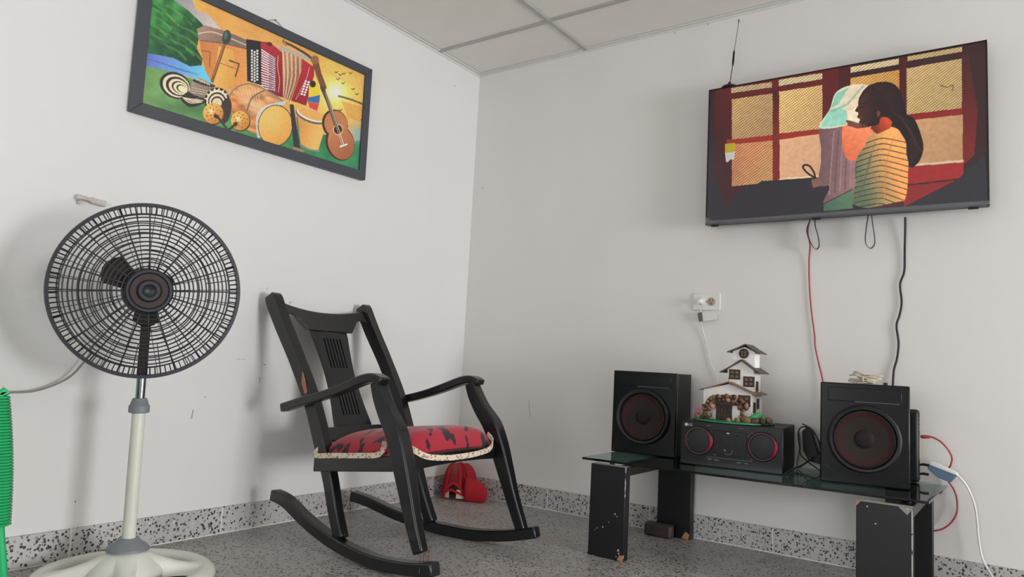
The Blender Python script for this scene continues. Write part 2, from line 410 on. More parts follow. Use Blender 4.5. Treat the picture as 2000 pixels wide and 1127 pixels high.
# terrazzo baseboards, one object per tile, pale grout behind
bl = struct('baseboard_left', B().box((.0054, RY/2, HB/2-.001), (.0108, -RY-.004, HB-.003)), 'grout')
yj = [-.0125, -.305]+[-.305-.4985*k for k in range(1, 9)]
for k in range(len(yj)-1):
    obj('baseboard_tile', B().box((.0065, (yj[k]+yj[k+1])/2, HB/2+.002), (.011, yj[k]-yj[k+1]-.0055, HB-.006)), 'bboard', bl, bevel=.001)
bb = struct('baseboard_back', B().box((RX/2, -.0054, HB/2-.001), (RX-.004, .0108, HB-.003)), 'grout')
xj = [.0125, .051]+[.051+.5013*k for k in range(1, 14)]
for k in range(len(xj)-1):
    obj('baseboard_tile', B().box(((xj[k]+xj[k+1])/2, -.0065, HB/2+.002), (xj[k+1]-xj[k]-.0055, .011, HB-.006)), 'bboard', bb, bevel=.001)
# little scuffs and nail holes on the plaster
wl, wb = bpy.data.objects['wall_left'], bpy.data.objects['wall_back']
def scuff(par, px, ax, r=.0012, m_='scuff'):
    pts = [on(x, y, ax, .0002 if ax == 0 else -.0002) for x, y in px]
    obj('scuff', B().tube(crom(pts, 4), r, 5), m_, par, world=True)
scuff(wl, [(505, 737), (508, 742), (506, 748)], 0, .0015); scuff(wl, [(515, 711), (519, 713)], 0, .002)
scuff(wl, [(378, 800), (376, 806), (374, 818)], 0, .0018); scuff(wl, [(399, 776), (402, 774)], 0, .0018)
scuff(wb, [(1033, 782), (1034, 800), (1036, 815)], 1, .0006, 'dark'); scuff(wb, [(942, 367), (942.5, 369)], 1, .0012, 'dark')
scuff(wb, [(1317.5, 62), (1318, 66)], 1, .0009, 'dark'); scuff(wb, [(1383, 46), (1382.7, 50)], 1, .0009, 'dark')
scuff(wl, [(888.6, 166), (888.4, 170)], 0, .001, 'dark'); scuff(wl, [(147, 978), (147, 982)], 0, .001, 'dark')
scuff(wl, [(565, 592), (569, 590)], 0, .002); scuff(wl, [(520, 565), (524, 562)], 0, .0012); scuff(wl, [(462, 701), (480, 702)], 0, .0008)

# ================================================================== painter for flat prints
def lina(a):
    a = np.clip(a, 0, 1); return np.where(a <= .04045, a/12.92, ((a+.055)/1.055)**2.4)
class Paint:
    # X, Y: crop coordinates of every grid vertex; drawing ops test those coordinates
    def __init__(s, X, Y, base): s.X, s.Y = X, Y; s.A = np.empty(X.shape+(3,)); s.A[:] = np.array(base)/255.; s.rng = np.random.default_rng(3)
    def inside(s, pts):
        m_ = np.zeros(s.X.shape, bool); n = len(pts)
        for i in range(n):
            x0, y0 = pts[i]; x1, y1 = pts[(i+1) % n]
            if y0 == y1: continue
            c = ((y0 > s.Y) != (y1 > s.Y)); m_ ^= c & (s.X < (x1-x0)*(s.Y-y0)/(y1-y0)+x0)
        return m_
    def fill(s, mk, col, col2=None, d=None, alpha=1.):
        c = np.array(col)/255.
        if col2 is not None:
            (ax, ay), (bx, by) = d; t = np.clip(((s.X-ax)*(bx-ax)+(s.Y-ay)*(by-ay))/((bx-ax)**2+(by-ay)**2), 0, 1)[..., None]
            c = (c*(1-t)+np.array(col2)/255.*t)[mk]
        s.A[mk] = s.A[mk]*(1-alpha)+c*alpha
    def poly(s, pts, col, col2=None, d=None, alpha=1., smooth=False):
        s.fill(s.inside(crom(pts, 6, True) if smooth else pts), col, col2, d, alpha)
    def ell(s, c, rx, ry, rot, col, col2=None, d=None, alpha=1., clip=None):
        a = math.radians(rot); u = (s.X-c[0])*math.cos(a)+(s.Y-c[1])*math.sin(a); v = -(s.X-c[0])*math.sin(a)+(s.Y-c[1])*math.cos(a)
        mk = (u/rx)**2+(v/ry)**2 <= 1
        if clip is not None: mk &= clip
        s.fill(mk, col, col2, d, alpha)
    def line(s, pts, wd, col, alpha=1., smooth=False, clip=None):
        if smooth: pts = crom(pts, 6)
        mk = np.zeros(s.X.shape, bool)
        for (x0, y0), (x1, y1) in zip(pts[:-1], pts[1:]):
            L2 = (x1-x0)**2+(y1-y0)**2+1e-9; t = np.clip(((s.X-x0)*(x1-x0)+(s.Y-y0)*(y1-y0))/L2, 0, 1)
            mk |= (s.X-x0-t*(x1-x0))**2+(s.Y-y0-t*(y1-y0))**2 <= (wd/2)**2
        if clip is not None: mk &= clip
        s.fill(mk, col, alpha=alpha)
    def glow(s, c, r, col, a=1., sy=1., clip=None):
        k = a*np.exp(-(((s.X-c[0])**2+((s.Y-c[1])*sy)**2)/r**2))
        if clip is not None: k = k*clip
        s.A += (np.array(col)/255.-s.A)*k[..., None]
    def noise(s, cells, amp, clip=None, aniso=1.):
        h, w_ = s.X.shape; n = s.rng.random((cells+2, int(cells*aniso*w_/h)+2)); yy = np.linspace(0, cells, h); xx = np.linspace(0, n.shape[1]-2, w_)
        iy, ix = yy.astype(int), xx.astype(int); fy, fx = (yy-iy)[:, None], (xx-ix)[None, :]
        v = n[iy][:, ix]*(1-fy)*(1-fx)+n[iy+1][:, ix]*fy*(1-fx)+n[iy][:, ix+1]*(1-fy)*fx+n[iy+1][:, ix+1]*fy*fx
        k = (v-.5)*2*amp
        if clip is not None: k = k*clip
        s.A *= (1+k)[..., None]
def print_mesh(name, P0, U, V, nu, nv, zoom, painter, m_, parent, gain=1.):
    # grid of coloured vertices over the flat rectangle P0 + a U + b V (a, b in 0..1); zoom maps photo pixels to the painter's own units
    a = np.linspace(0, 1, nu); b_ = np.linspace(0, 1, nv); P0, U, V = [np.array(q, float) for q in (P0, U, V)]
    P = P0+a[None, :, None]*U+b_[:, None, None]*V
    D = P-np.array(CAM); z = D @ np.array(FWD); px = 1000+FPX*(D @ np.array(RIGHT))/z; py = 563.5-FPX*(D @ np.array(UP))/z
    x0, y0, k = zoom
    pa = painter((px-x0)*k, (py-y0)*k)
    inv = np.array(WM[parent.name].inverted()); Q = P.reshape(-1, 3) @ inv[:3, :3].T+inv[:3, 3]
    me = bpy.data.meshes.new(name); n = nu*nv; me.vertices.add(n); me.vertices.foreach_set('co', Q.astype(np.float32).ravel())
    i, j = np.meshgrid(np.arange(nv-1), np.arange(nu-1), indexing='ij'); q = (i*nu+j).ravel()
    F_ = np.stack([q, q+1, q+nu+1, q+nu], 1); nf = len(F_)
    me.loops.add(nf*4); me.loops.foreach_set('vertex_index', F_.astype(np.int32).ravel())
    me.polygons.add(nf); me.polygons.foreach_set('loop_start', np.arange(0, nf*4, 4, dtype=np.int32)); me.update(calc_edges=True)
    at = me.color_attributes.new('print', 'FLOAT_COLOR', 'POINT')
    C4 = np.ones((n, 4), np.float32); C4[:, :3] = np.clip(lina(pa.A.reshape(-1, 3))*gain, 0, .95 if gain != 1. else 1); at.data.foreach_set('color', C4.ravel())
    me.materials.append(m_); me.validate()
    o = bpy.data.objects.new(name, me); COL.objects.link(o); o.parent = parent; WM[o.name] = WM[parent.name].copy()
    return o

# ------------------------------------------------------------------ the painting
def paint_music(X, Y):
    p = Paint(X, Y, (208, 146, 74))
    p.fill(np.ones(X.shape, bool), (226, 160, 70), (196, 136, 84), ((500, 0), (1500, 600)))
    p.noise(9, .07); p.noise(30, .03, aniso=.3)
    p.glow((1295, 560), 330, (238, 190, 60), .75); p.glow((1295, 550), 120, (250, 224, 110), .9); p.glow((1297, 548), 42, (255, 250, 215), 1.)
    for k in range(7): p.line([(1180+40*k, 400-6*k), (1330+22*k, 470+12*k)], 10, (206, 126, 82), .22)
    # cliff, mountains
    p.poly([(300, -160), (430, -20), (470, 60), (540, 90), (600, 160), (640, 215), (520, 200), (440, 130), (330, 0), (220, -200)], (150, 142, 146), (196, 184, 176), ((380, 40), (560, 170)), smooth=True)
    mk = p.inside([(120, -260), (250, -170), (335, 0), (420, 62), (500, 140), (535, 190), (480, 235), (470, 290), (505, 350), (495, 418), (430, 395), (330, 345), (250, 330), (150, 318)])
    p.fill(mk, (52, 130, 62), (26, 70, 44), ((250, 60), (420, 330))); p.noise(26, .3, mk)
    for k in range(26):
        x, y = 190+(k*53) % 250, 20+(k*37) % 290
        p.line([(x, y), (x+55, y+32), (x+95, y+75)], 13, (92, 158, 58) if k % 3 else (22, 62, 42), .45, True, mk)
    # river
    p.poly([(150, 312), (250, 328), (330, 345), (430, 395), (500, 388), (545, 430), (575, 520), (480, 485), (420, 455), (340, 432), (150, 388)], (92, 104, 190), (90, 190, 222), ((170, 340), (520, 460)))
    for k in range(6): p.line([(180+40*k, 350+14*k), (250+45*k, 372+14*k)], 6, (66, 70, 160), .5)
    # ground
    g = p.inside([(140, 385), (340, 430), (480, 485), (640, 600), (900, 760), (1230, 800), (1400, 840), (1520, 830), (1520, 1150), (60, 720)])
    p.fill(g, (104, 150, 82), (40, 120, 72), ((230, 450), (1150, 980))); p.noise(18, .13, g)
    p.glow((1430, 800), 60, (120, 170, 180), .8); p.glow((1350, 960), 110, (52, 142, 92), .6, 2, g); p.glow((420, 640), 120, (58, 92, 56), .55, 3, g)
    p.line([(1315, 572), (1380, 590), (1440, 612), (1490, 636)], 12, (96, 84, 60), .9, True)
    p.poly([(1330, 600), (1490, 645), (1480, 740), (1370, 700)], (206, 146, 66), alpha=.7)
    # tall drums
    p.poly([(485, 235), (560, 225), (640, 250), (765, 292), (770, 500), (690, 530), (560, 492), (525, 430), (500, 330)], (196, 116, 58), (222, 142, 66), ((500, 380), (770, 400)))
    p.poly([(600, 275), (690, 300), (700, 400), (700, 540), (570, 500), (580, 420)], (226, 168, 78), (206, 140, 60), ((600, 400), (720, 420)))
    p.poly([(470, 172), (520, 150), (640, 185), (765, 235), (765, 292), (640, 262), (485, 245)], (160, 124, 104), (120, 96, 84), ((500, 160), (640, 260)))
    p.line([(480, 200), (560, 190), (660, 225), (765, 268)], 7, (216, 196, 176), .8, True); p.line([(490, 240), (640, 260), (765, 292)], 5, (90, 80, 74), .9)
    p.line([(500, 300), (550, 310), (545, 400)], 5, (120, 70, 40)); p.line([(665, 360), (722, 380), (700, 455)], 8, (70, 56, 48)); p.line([(600, 372), (700, 408)], 5, (150, 92, 50))
    p.line([(648, 225), (562, 480)], 20, (128, 74, 44)); p.line([(640, 240), (570, 450)], 5, (176, 112, 66))
    p.ell((648, 222), 26, 44, 8, (46, 60, 56)); p.ell((642, 212), 10, 24, 8, (80, 98, 90))
    # accordion
    p.poly([(764, 232), (850, 246), (858, 508), (770, 482)], (34, 32, 36))
    for c in range(3):
        for r in range(11): p.ell((798+c*16, 302+r*17.2+(c % 2)*8), 6, 6.5, 0, (220, 214, 206))
    p.poly([(850, 246), (905, 252), (978, 312), (984, 580), (915, 562), (858, 508)], (168, 36, 46), (132, 24, 36), ((860, 300), (980, 560)))
    for i in range(16): p.line([(856, 296+i*15), (934, 348+i*12.6)], 6.5, (222, 218, 216)); p.line([(900, 326+i*13.6), (936, 352+i*12.6)], 4, (110, 120, 150))
    p.line([(955, 330), (950, 400), (962, 470), (955, 550)], 4, (230, 190, 150), .8, True)
    bel = p.inside([(955, 284), (1100, 352), (1090, 420), (1026, 600), (984, 580), (978, 312)])
    p.fill(bel, (196, 150, 110), (150, 96, 70), ((980, 420), (1080, 470)))
    for k in range(9): p.line([(980+k*13, 300+k*6), (990+k*11, 440+k*5), (984+k*5.5, 575+k*2.5)], 4, (112, 62, 44) if k % 2 else (228, 200, 158), .9, True, bel)
    p.poly([(1098, 350), (1172, 402), (1166, 455), (1120, 628), (1030, 598), (1092, 420)], (176, 34, 46), (140, 26, 38), ((1100, 380), (1100, 620)))
    p.line([(1140, 400), (1120, 470), (1060, 590)], 4, (232, 190, 160), .7, True)
    for c in range(2):
        for r in range(6): p.ell((1127-r*5+c*17-8, 484+r*15+c*5), 7, 6, 0, (232, 226, 220))
    p.poly([(958, 268), (1150, 345), (1150, 366), (958, 294)], (170, 158, 148)); p.line([(985, 248), (1060, 285), (1150, 345), (1170, 400)], 14, (74, 58, 52), 1, True)
    p.ell((903, 262), 18, 12, 20, (86, 30, 34)); p.line([(985, 238), (1000, 268)], 12, (150, 116, 80))
    # lying drum
    body = p.inside(crom([(655, 590), (700, 525), (790, 498), (900, 545), (1000, 612), (900, 640), (850, 720), (840, 800), (770, 770), (690, 705)], 6, True))
    p.fill(body, (196, 116, 62), (214, 150, 90), ((680, 700), (930, 560))); p.noise(40, .25, body, .4)
    for k in range(9): p.line([(690+k*18, 540-k*2), (740+k*14, 600+k*4), (800+k*12, 690-k*6)], 4, (236, 214, 190), .55, True, body)
    p.line([(655, 590), (700, 525), (790, 500), (905, 548), (1000, 615)], 9, (120, 112, 108), .9, True); p.line([(770, 655), (800, 580), (870, 540)], 8, (84, 80, 80), .9, True)
    p.line([(840, 810), (835, 700), (880, 640), (990, 612)], 22, (196, 196, 204), .85, True)
    p.ell((937, 747), 104, 124, 4, (60, 52, 50)); p.ell((937, 747), 99, 119, 4, (236, 176, 84), (214, 148, 62), ((880, 680), (1010, 840))); p.glow((920, 720), 60, (240, 190, 104), .5)
    # sombreros
    hat = [(96, 76, (42, 34, 34)), (84, 64, (226, 200, 168)), (72, 54, (48, 38, 36)), (60, 44, (224, 200, 160)), (48, 34, (60, 46, 42)), (42, 30, (228, 208, 160)), (32, 22, (60, 46, 42)), (27, 18, (230, 212, 166))]
    for i, (rx, ry, c) in enumerate(hat): p.ell((342+i*6, 508+i*3), rx, ry, 28, c)
    p.poly([(375, 580), (440, 540), (560, 560), (520, 610), (440, 638), (400, 620)], (46, 38, 38), smooth=True)
    for k in range(4): p.line([(385+k*8, 578+k*2), (430+k*10, 612-k*7), (500+k*6, 606-k*9)], 5, (222, 200, 164), 1, True)
    p.poly([(450, 470), (485, 462), (575, 505), (560, 575), (515, 590), (425, 552), (432, 510)], (150, 132, 112), (112, 96, 82), ((450, 480), (540, 590)))
    p.line([(452, 478), (500, 498), (572, 512)], 14, (48, 40, 40), 1, True); p.line([(425, 555), (470, 580), (520, 592)], 12, (44, 36, 36), 1, True)
    for k in range(6): p.line([(470+k*14, 466+k*6), (478+k*14, 478+k*6)], 4, (222, 204, 172))
    for k in range(3): p.line([(440, 520+k*14), (550, 545+k*12)], 4, (190, 168, 140))
    for i, (r, c) in enumerate([(78, (44, 36, 36)), (66, (226, 206, 170)), (56, (50, 40, 38)), (48, (222, 200, 164)), (38, (52, 42, 40)), (30, (216, 196, 164))]): p.ell((590, 598+i*3), r*.95, r, 20, c)
    for k in range(7): a = 3.3+k*.4; p.poly([(590+60*math.cos(a-.12), 598+62*math.sin(a-.12)), (590+60*math.cos(a+.12), 598+62*math.sin(a+.12)), (590+78*math.cos(a), 598+80*math.sin(a))], (228, 208, 176))
    p.ell((640, 660), 34, 80, 12, (54, 44, 44))
    # maracas
    for c, r in (((567, 674), 60), ((728, 718), 55)):
        p.ell((c[0]+4, c[1]+5), r+3, r+5, 0, (84, 62, 40)); p.ell(c, r, r+2, 0, (232, 170, 76), (186, 116, 44), ((c[0]-30, c[1]-40), (c[0]+40, c[1]+50))); p.glow((c[0]-12, c[1]-12), 16, (255, 232, 180), .8)
        for k in range(16): a = k*2.4; q = r*.85*math.sqrt((k+1)/16); p.ell((c[0]+q*math.cos(a), c[1]+q*math.sin(a)), 4, 4, 0, (130, 76, 36))
    p.line([(590, 690), (625, 735), (655, 775)], 15, (58, 56, 54)); p.line([(705, 735), (670, 765), (645, 778)], 15, (52, 52, 50)); p.ell((585, 692), 16, 12, 40, (58, 40, 34)); p.ell((700, 738), 15, 12, -40, (58, 40, 34))
    # standing drum, stand, flag
    p.poly([(1022, 620), (1046, 622), (1066, 760), (1086, 882), (1046, 872)], (46, 42, 46)); p.poly([(1040, 872), (1115, 895), (1090, 910), (1040, 892)], (150, 110, 80))
    p.poly([(1058, 660), (1240, 740), (1192, 895), (1140, 893), (1090, 862)], (206, 136, 62), (232, 172, 84), ((1080, 760), (1190, 790)))
    p.ell((1150, 690), 96, 40, 20, (92, 84, 80)); p.ell((1150, 684), 90, 34, 20, (214, 208, 198)); p.ell((1152, 680), 84, 28, 20, (226, 158, 72))
    p.line([(1085, 858), (1140, 890), (1195, 897)], 10, (120, 122, 122), 1, True); p.line([(1066, 700), (1074, 780)], 10, (70, 110, 90))
    p.poly([(1140, 500), (1195, 505), (1205, 575), (1185, 660), (1128, 628)], (244, 190, 40)); p.poly([(1132, 580), (1204, 565), (1198, 615), (1130, 605)], (50, 96, 160)); p.poly([(1130, 606), (1198, 616), (1185, 662), (1140, 640)], (206, 60, 60)); p.ell((1160, 500), 18, 20, 0, (40, 36, 36))
    # guitar
    p.line([(1176, 360), (1195, 440), (1225, 520)], 34, (112, 66, 44)); p.ell((1172, 356), 24, 26, 0, (140, 90, 56))
    p.ell((1292, 738), 76, 88, -18, (60, 34, 26)); p.ell((1322, 850), 84, 108, -18, (60, 34, 26))
    p.ell((1298, 738), 68, 80, -18, (184, 112, 66)); p.ell((1328, 852), 76, 100, -18, (190, 114, 68), (156, 84, 50), ((1290, 780), (1380, 930)))
    p.ell((1310, 770), 30, 34, 0, (214, 170, 110)); p.ell((1310, 770), 24, 28, 0, (48, 30, 26))
    p.line([(1215, 520), (1250, 600), (1300, 745)], 24, (74, 56, 50)); p.line([(1240, 545), (1345, 862)], 5, (220, 206, 180), .8); p.line([(1232, 548), (1335, 866)], 3, (210, 196, 170), .7)
    p.line([(1325, 872), (1362, 858)], 10, (232, 222, 206))
    for x, y in ((1300, 430), (1325, 445), (1345, 438), (1310, 470), (1385, 435), (1400, 530), (1422, 560), (1340, 495), (1325, 655), (1455, 715)): p.line([(x-9, y-3), (x, y+4), (x+9, y-5)], 5, (90, 62, 44))
    p.noise(90, .04)
    p.A = p.A*.86+.14*(.55*p.A.mean(-1, keepdims=True)+.45*.62)
    return p
FRX = .030; rot = math.radians(.75)
yA, yB, zb = -1.773, -.768, 1.3905; Hf = .494
u_ = Vector((0, math.cos(rot), math.sin(rot))); v_ = Vector((0, -math.sin(rot), math.cos(rot))); O = Vector((0, yA, zb)); Wf = (yB-yA)/math.cos(rot)
pt = thing('framed_picture', 'charcoal framed painting of accordion, drums, straw hats and guitar on the left wall', 'picture', (0.002, (yA+yB)/2, zb))
fw = .036
def fpt(a, b_, x): return O+u_*a+v_*b_+Vector((x, 0, 0))
for quad in ([(0, 0), (Wf, 0), (Wf-fw, fw), (fw, fw)], [(0, Hf), (Wf, Hf), (Wf-fw, Hf-fw), (fw, Hf-fw)], [(0, 0), (0, Hf), (fw, Hf-fw), (fw, fw)], [(Wf, 0), (Wf, Hf), (Wf-fw, Hf-fw), (Wf-fw, fw)]):
    obj('frame_rail', B().prism([fpt(a, c, .004) for a, c in quad], (.024, 0, 0)), 'frame', pt, world=True, bevel=.002)
obj('backing_board', B().prism([fpt(a, c, .006) for a, c in ((.01, .01), (Wf-.01, .01), (Wf-.01, Hf-.01), (.01, Hf-.01))], (.010, 0, 0)), 'tvback', pt, world=True)
print_mesh('painted_canvas', fpt(fw-.004, fw-.004, .0175), u_*(Wf-2*fw+.008), v_*(Hf-2*fw+.008), 620, 290, (230, 0, 1614/530), paint_music, attr_mat('oil_painting', None, .4), pt, gain=1.45)
cpos = [on(x, y, 0, .006) for x, y in ((515, 42), (527, 39.5), (538, 38.5), (545, 46), (552, 54))]
obj('hanging_cord', B().tube(cpos, .0012, 6), 'cord_hemp', pt, world=True)
tag(obj('nail', B().tube([on(538, 40, 0, .0005), on(538.5, 38.2, 0, .016)], .0016, 8), 'dark'), 'small dark nail holding the cord above the framed painting', 'nail')

# ------------------------------------------------------------------ painted iron hook
hk = thing('wall_hook', 'white painted iron hook bolted to the left wall above the fan', 'hook', on(152, 391, 0, 0))
obj('bolt', B().lathe([(.011, 0), (.011, .008), (.0095, .010), (.0095, .018), (.005, .020)], 6, on(151, 386, 0, 0), (1, 0, 0)), 'painted_iron', hk, world=True)
hp = [on(x, y, 0, q) for x, y, q in ((150, 384, .018), (165, 387, .017), (176, 390, .013), (188, 394, .010), (206, 398.5, .010))]
obj('lever_arm', B().plank(crom(hp, 4), (1, 0, 0), [.005]*8+[.006]*9, [.006]*9+[.009]*8), 'painted_iron', hk, world=True, bevel=.002)
obj('pivot_nut', B().lathe([(.006, 0), (.006, .010)], 6, on(152.5, 395.5, 0, .001), (1, 0, 0)), 'painted_iron', hk, world=True)
# ================================================================== TELEVISION
def paint_film(X, Y):
    p = Paint(X, Y, (44, 34, 38)); Y_ = np.ones(X.shape, bool)
    p.fill(Y_, (52, 26, 28), (40, 38, 44), ((600, 400), (500, 900)))
    p.poly([(85, 200), (660, 150), (660, 640), (450, 640), (240, 760), (130, 880), (85, 700)], (96, 26, 26), (60, 24, 26), ((400, 500), (110, 700)))
    p.poly([(140, 570), (600, 520), (600, 545), (140, 600)], (150, 42, 34)); p.poly([(345, 340), (382, 335), (384, 760), (350, 770)], (120, 34, 30), (70, 24, 26), ((360, 540), (360, 340)))
    p.poly([(580, 250), (655, 235), (655, 420), (590, 440)], (92, 24, 26)); p.poly([(650, 230), (708, 222), (708, 330), (650, 350)], (72, 22, 24))
    p.poly([(930, 200), (966, 195), (966, 470), (930, 480)], (74, 22, 22)); p.poly([(955, 452), (1275, 420), (1275, 460), (1000, 482)], (136, 32, 30))
    p.poly([(1218, 180), (1250, 178), (1290, 440), (1275, 640), (1222, 690)], (118, 30, 28), (70, 26, 28), ((1240, 600), (1240, 200)))
    p.poly([(950, 700), (1225, 672), (1225, 745), (965, 775)], (158, 38, 38)); p.poly([(965, 782), (1190, 757), (950, 880)], (138, 34, 36)); p.line([(960, 778), (1210, 752)], 5, (70, 24, 28))
    tex = .5+.5*np.sin(X*.46+Y*.04)*np.sin(Y*.46-X*.09)
    tiles = [([(163, 385), (350, 358), (350, 548), (163, 570)], (206, 164, 106), (176, 140, 100), 1), ([(160, 333), (346, 306), (346, 330), (160, 357)], (190, 166, 124), None, 1),
        ([(378, 296), (578, 264), (578, 292), (378, 324)], (214, 194, 146), None, 1), ([(380, 350), (578, 320), (578, 520), (380, 542)], (240, 196, 128), (206, 164, 108), 1),
        ([(163, 592), (350, 574), (350, 765), (163, 785)], (222, 140, 96), (196, 150, 96), 1), ([(382, 570), (572, 543), (572, 742), (382, 760)], (222, 168, 128), (206, 160, 122), 0),
        ([(708, 238), (928, 198), (928, 224), (708, 264)], (220, 196, 150), None, 1), ([(708, 288), (930, 250), (930, 480), (708, 480)], (224, 172, 92), (196, 130, 62), 1),
        ([(968, 188), (1220, 143), (1220, 166), (968, 210)], (196, 168, 116), None, 1), ([(965, 243), (1218, 199), (1218, 425), (965, 455)], (214, 178, 118), (190, 160, 106), 1), ([(1000, 480), (1222, 455), (1222, 672), (1000, 690)], (200, 152, 106), (182, 138, 98), 0)]
    for q, c, c2, tx in tiles:
        mk = p.inside(q); p.fill(mk, c, c2, (q[0], q[2]) if c2 else None)
        if tx: p.A[mk] *= (.58+.66*tex[mk])[:, None]
    p.line([(382, 752), (572, 736)], 6, (240, 214, 170), .8); p.line([(1005, 686), (1222, 668)], 12, (222, 196, 160), .8); p.line([(1120, 322), (1150, 330), (1180, 318), (1175, 342)], 6, (96, 78, 54), .7)
    p.poly([(60, 900), (130, 880), (300, 760), (600, 740), (620, 930), (60, 960)], (40, 38, 42)); p.poly([(1190, 760), (1320, 640), (1345, 850), (950, 885)], (42, 42, 48))
    # first figure, light head scarf
    p.poly([(565, 522), (640, 500), (700, 495), (812, 512), (802, 560), (735, 655), (732, 800), (715, 830), (585, 865), (612, 785), (560, 775), (575, 640)], (112, 84, 86), (150, 112, 112), ((580, 650), (720, 650)), smooth=True)
    for k in range(5): p.line([(632+k*22, 530), (622+k*22, 650), (610+k*24, 820-k*8)], 6, (96, 72, 76) if k % 2 else (168, 132, 130), .7, True)
    p.poly([(672, 505), (740, 495), (812, 512), (802, 560), (738, 662), (680, 640)], (248, 140, 92), (226, 110, 72), ((760, 520), (690, 640)), smooth=True)
    p.poly([(690, 470), (745, 480), (800, 510), (740, 520), (690, 505)], (120, 70, 56))
    p.poly([(720, 318), (800, 328), (805, 400), (800, 500), (690, 480), (688, 505), (565, 516), (612, 430), (642, 352)], (206, 214, 184), (238, 206, 176), ((620, 400), (740, 420)), smooth=True)
    p.poly([(612, 430), (660, 425), (690, 440), (688, 500), (570, 514)], (150, 208, 184)); p.poly([(640, 360), (700, 330), (650, 410), (618, 425)], (140, 196, 170)); p.line([(765, 325), (690, 410), (620, 440)], 10, (120, 176, 156), .6)
    p.poly([(690, 440), (745, 420), (800, 420), (800, 500), (700, 480)], (244, 222, 190))
    p.poly([(585, 868), (716, 800), (716, 886), (583, 898)], (70, 100, 78), (86, 120, 92), ((600, 880), (710, 840))); p.line([(585, 864), (716, 798)], 4, (60, 44, 44))
    p.poly([(527, 755), (570, 742), (570, 782), (535, 792)], (130, 88, 74)); p.line([(545, 745), (512, 725), (490, 700), (497, 686), (520, 692), (540, 722), (545, 745)], 9, (28, 26, 28), 1, True)
    # second figure, dark pony tail and striped jumper
    sw = p.inside(crom([(806, 545), (880, 512), (930, 528), (963, 590), (972, 690), (955, 850), (868, 872), (790, 884), (735, 872), (712, 848), (732, 760), (734, 665), (768, 605)], 5, True))
    p.fill(sw, (104, 118, 88), (250, 168, 92), ((740, 690), (905, 650))); p.glow((900, 590), 70, (255, 186, 110), .5, clip=sw); p.glow((750, 850), 60, (84, 104, 78), .7, clip=sw)
    for k in range(13):
        y = 556+k*25; p.line([(725, y+52-k*2), (790, y+26-k), (850, y+8), (900, y+14+k), (975, y+30+k*2)], 4.5, (60, 40, 34), .85, True, sw)
    p.line([(815, 585), (800, 690), (830, 770), (860, 830)], 8, (150, 118, 78), .6, True, sw); p.line([(800, 640), (770, 770), (735, 850)], 10, (92, 96, 72), .6, True, sw); p.line([(905, 560), (872, 680), (862, 840)], 7, (216, 128, 66), .6, True, sw)
    p.poly([(815, 455), (905, 470), (890, 518), (828, 545), (800, 520)], (206, 74, 44), (120, 40, 30), ((870, 480), (810, 510)))
    p.poly([(748, 375), (790, 322), (868, 304), (925, 330), (952, 400), (962, 450), (1000, 475), (1030, 545), (1042, 610), (1022, 670), (985, 698), (965, 640), (962, 585), (935, 535), (905, 500), (880, 470), (845, 470), (835, 500), (790, 508), (748, 492), (752, 478), (738, 468), (744, 448), (728, 438), (742, 412)], (46, 24, 24), (30, 20, 22), ((760, 420), (960, 480)), smooth=True)
    for k in range(6): p.line([(940+k*8, 470+k*10), (985+k*9, 560+k*12), (985+k*9, 680-k*14)], 5, (70, 36, 30), .6, True)
    p.poly([(752, 385), (795, 350), (815, 420), (812, 470), (790, 500), (755, 488), (742, 440)], (74, 42, 38), (46, 26, 26), ((745, 430), (812, 430)), smooth=True); p.line([(752, 424), (772, 420)], 5, (34, 20, 20)); p.line([(748, 408), (776, 402)], 4, (36, 20, 20)); p.line([(744, 470), (764, 470)], 4, (110, 50, 44))
    for k in range(5): p.line([(800+k*22, 322+k*4), (850+k*18, 350+k*14), (880+k*16, 420+k*12), (940+k*8, 480)], 3, (74, 40, 36), .5, True)
    p.ell((835, 450), 8, 14, 0, (120, 50, 38)); p.line([(748, 492), (765, 512), (795, 508)], 5, (66, 30, 28))
    p.poly([(790, 884), (950, 850), (948, 872), (880, 885)], (74, 40, 44)); p.noise(60, .05)
    p.glow((70, 700), 120, (70, 50, 58), .35)
    return p
TX0, TX1, TZ0, TZ1, TY = 1.2895, 2.2465, 1.2495, 1.8145, -.0835
tv = thing('television', 'wall mounted flat screen television showing two women by windows', 'television', ((TX0+TX1)/2, -.03, TZ0))
obj('panel_housing', B().box(((TX0+TX1)/2, TY+.0165, (TZ0+TZ1)/2), (TX1-TX0, .029, TZ1-TZ0)), 'tvback', tv, world=True, bevel=.003)
obj('rear_housing', B().prism([(TX0+.05, TY+.031, TZ0+.01), (TX1-.05, TY+.031, TZ0+.01), (TX1-.05, TY+.031, TZ0+.34), (TX0+.05, TY+.031, TZ0+.34)], (0, .026, 0)), 'tvback', tv, world=True, bevel=.006)
obj('wall_mount', B().box((1.62, -.0125, 1.50), (.03, .025, .30)).box((1.92, -.0125, 1.50), (.03, .025, .30)).box((1.77, -.006, 1.56), (.42, .011, .05)), 'blackpl', tv, world=True)
bz = .0045
obj('bezel', B().box((TX0+bz/2, TY, (TZ0+TZ1)/2), (bz, .006, TZ1-TZ0)).box((TX1-bz/2, TY, (TZ0+TZ1)/2), (bz, .006, TZ1-TZ0)).box(((TX0+TX1)/2, TY, TZ1-bz/2), (TX1-TX0, .006, bz)), 'blackpl', tv, world=True)
cb = obj('bottom_bezel', B().prism([(TX0, TY+.006, TZ0-.001), (TX0, TY-.005, TZ0+.004), (TX0, TY-.003, TZ0+.017), (TX0, TY+.006, TZ0+.017)], (TX1-TX0, 0, 0)), 'bezel', tv, world=True, bevel=.0012)
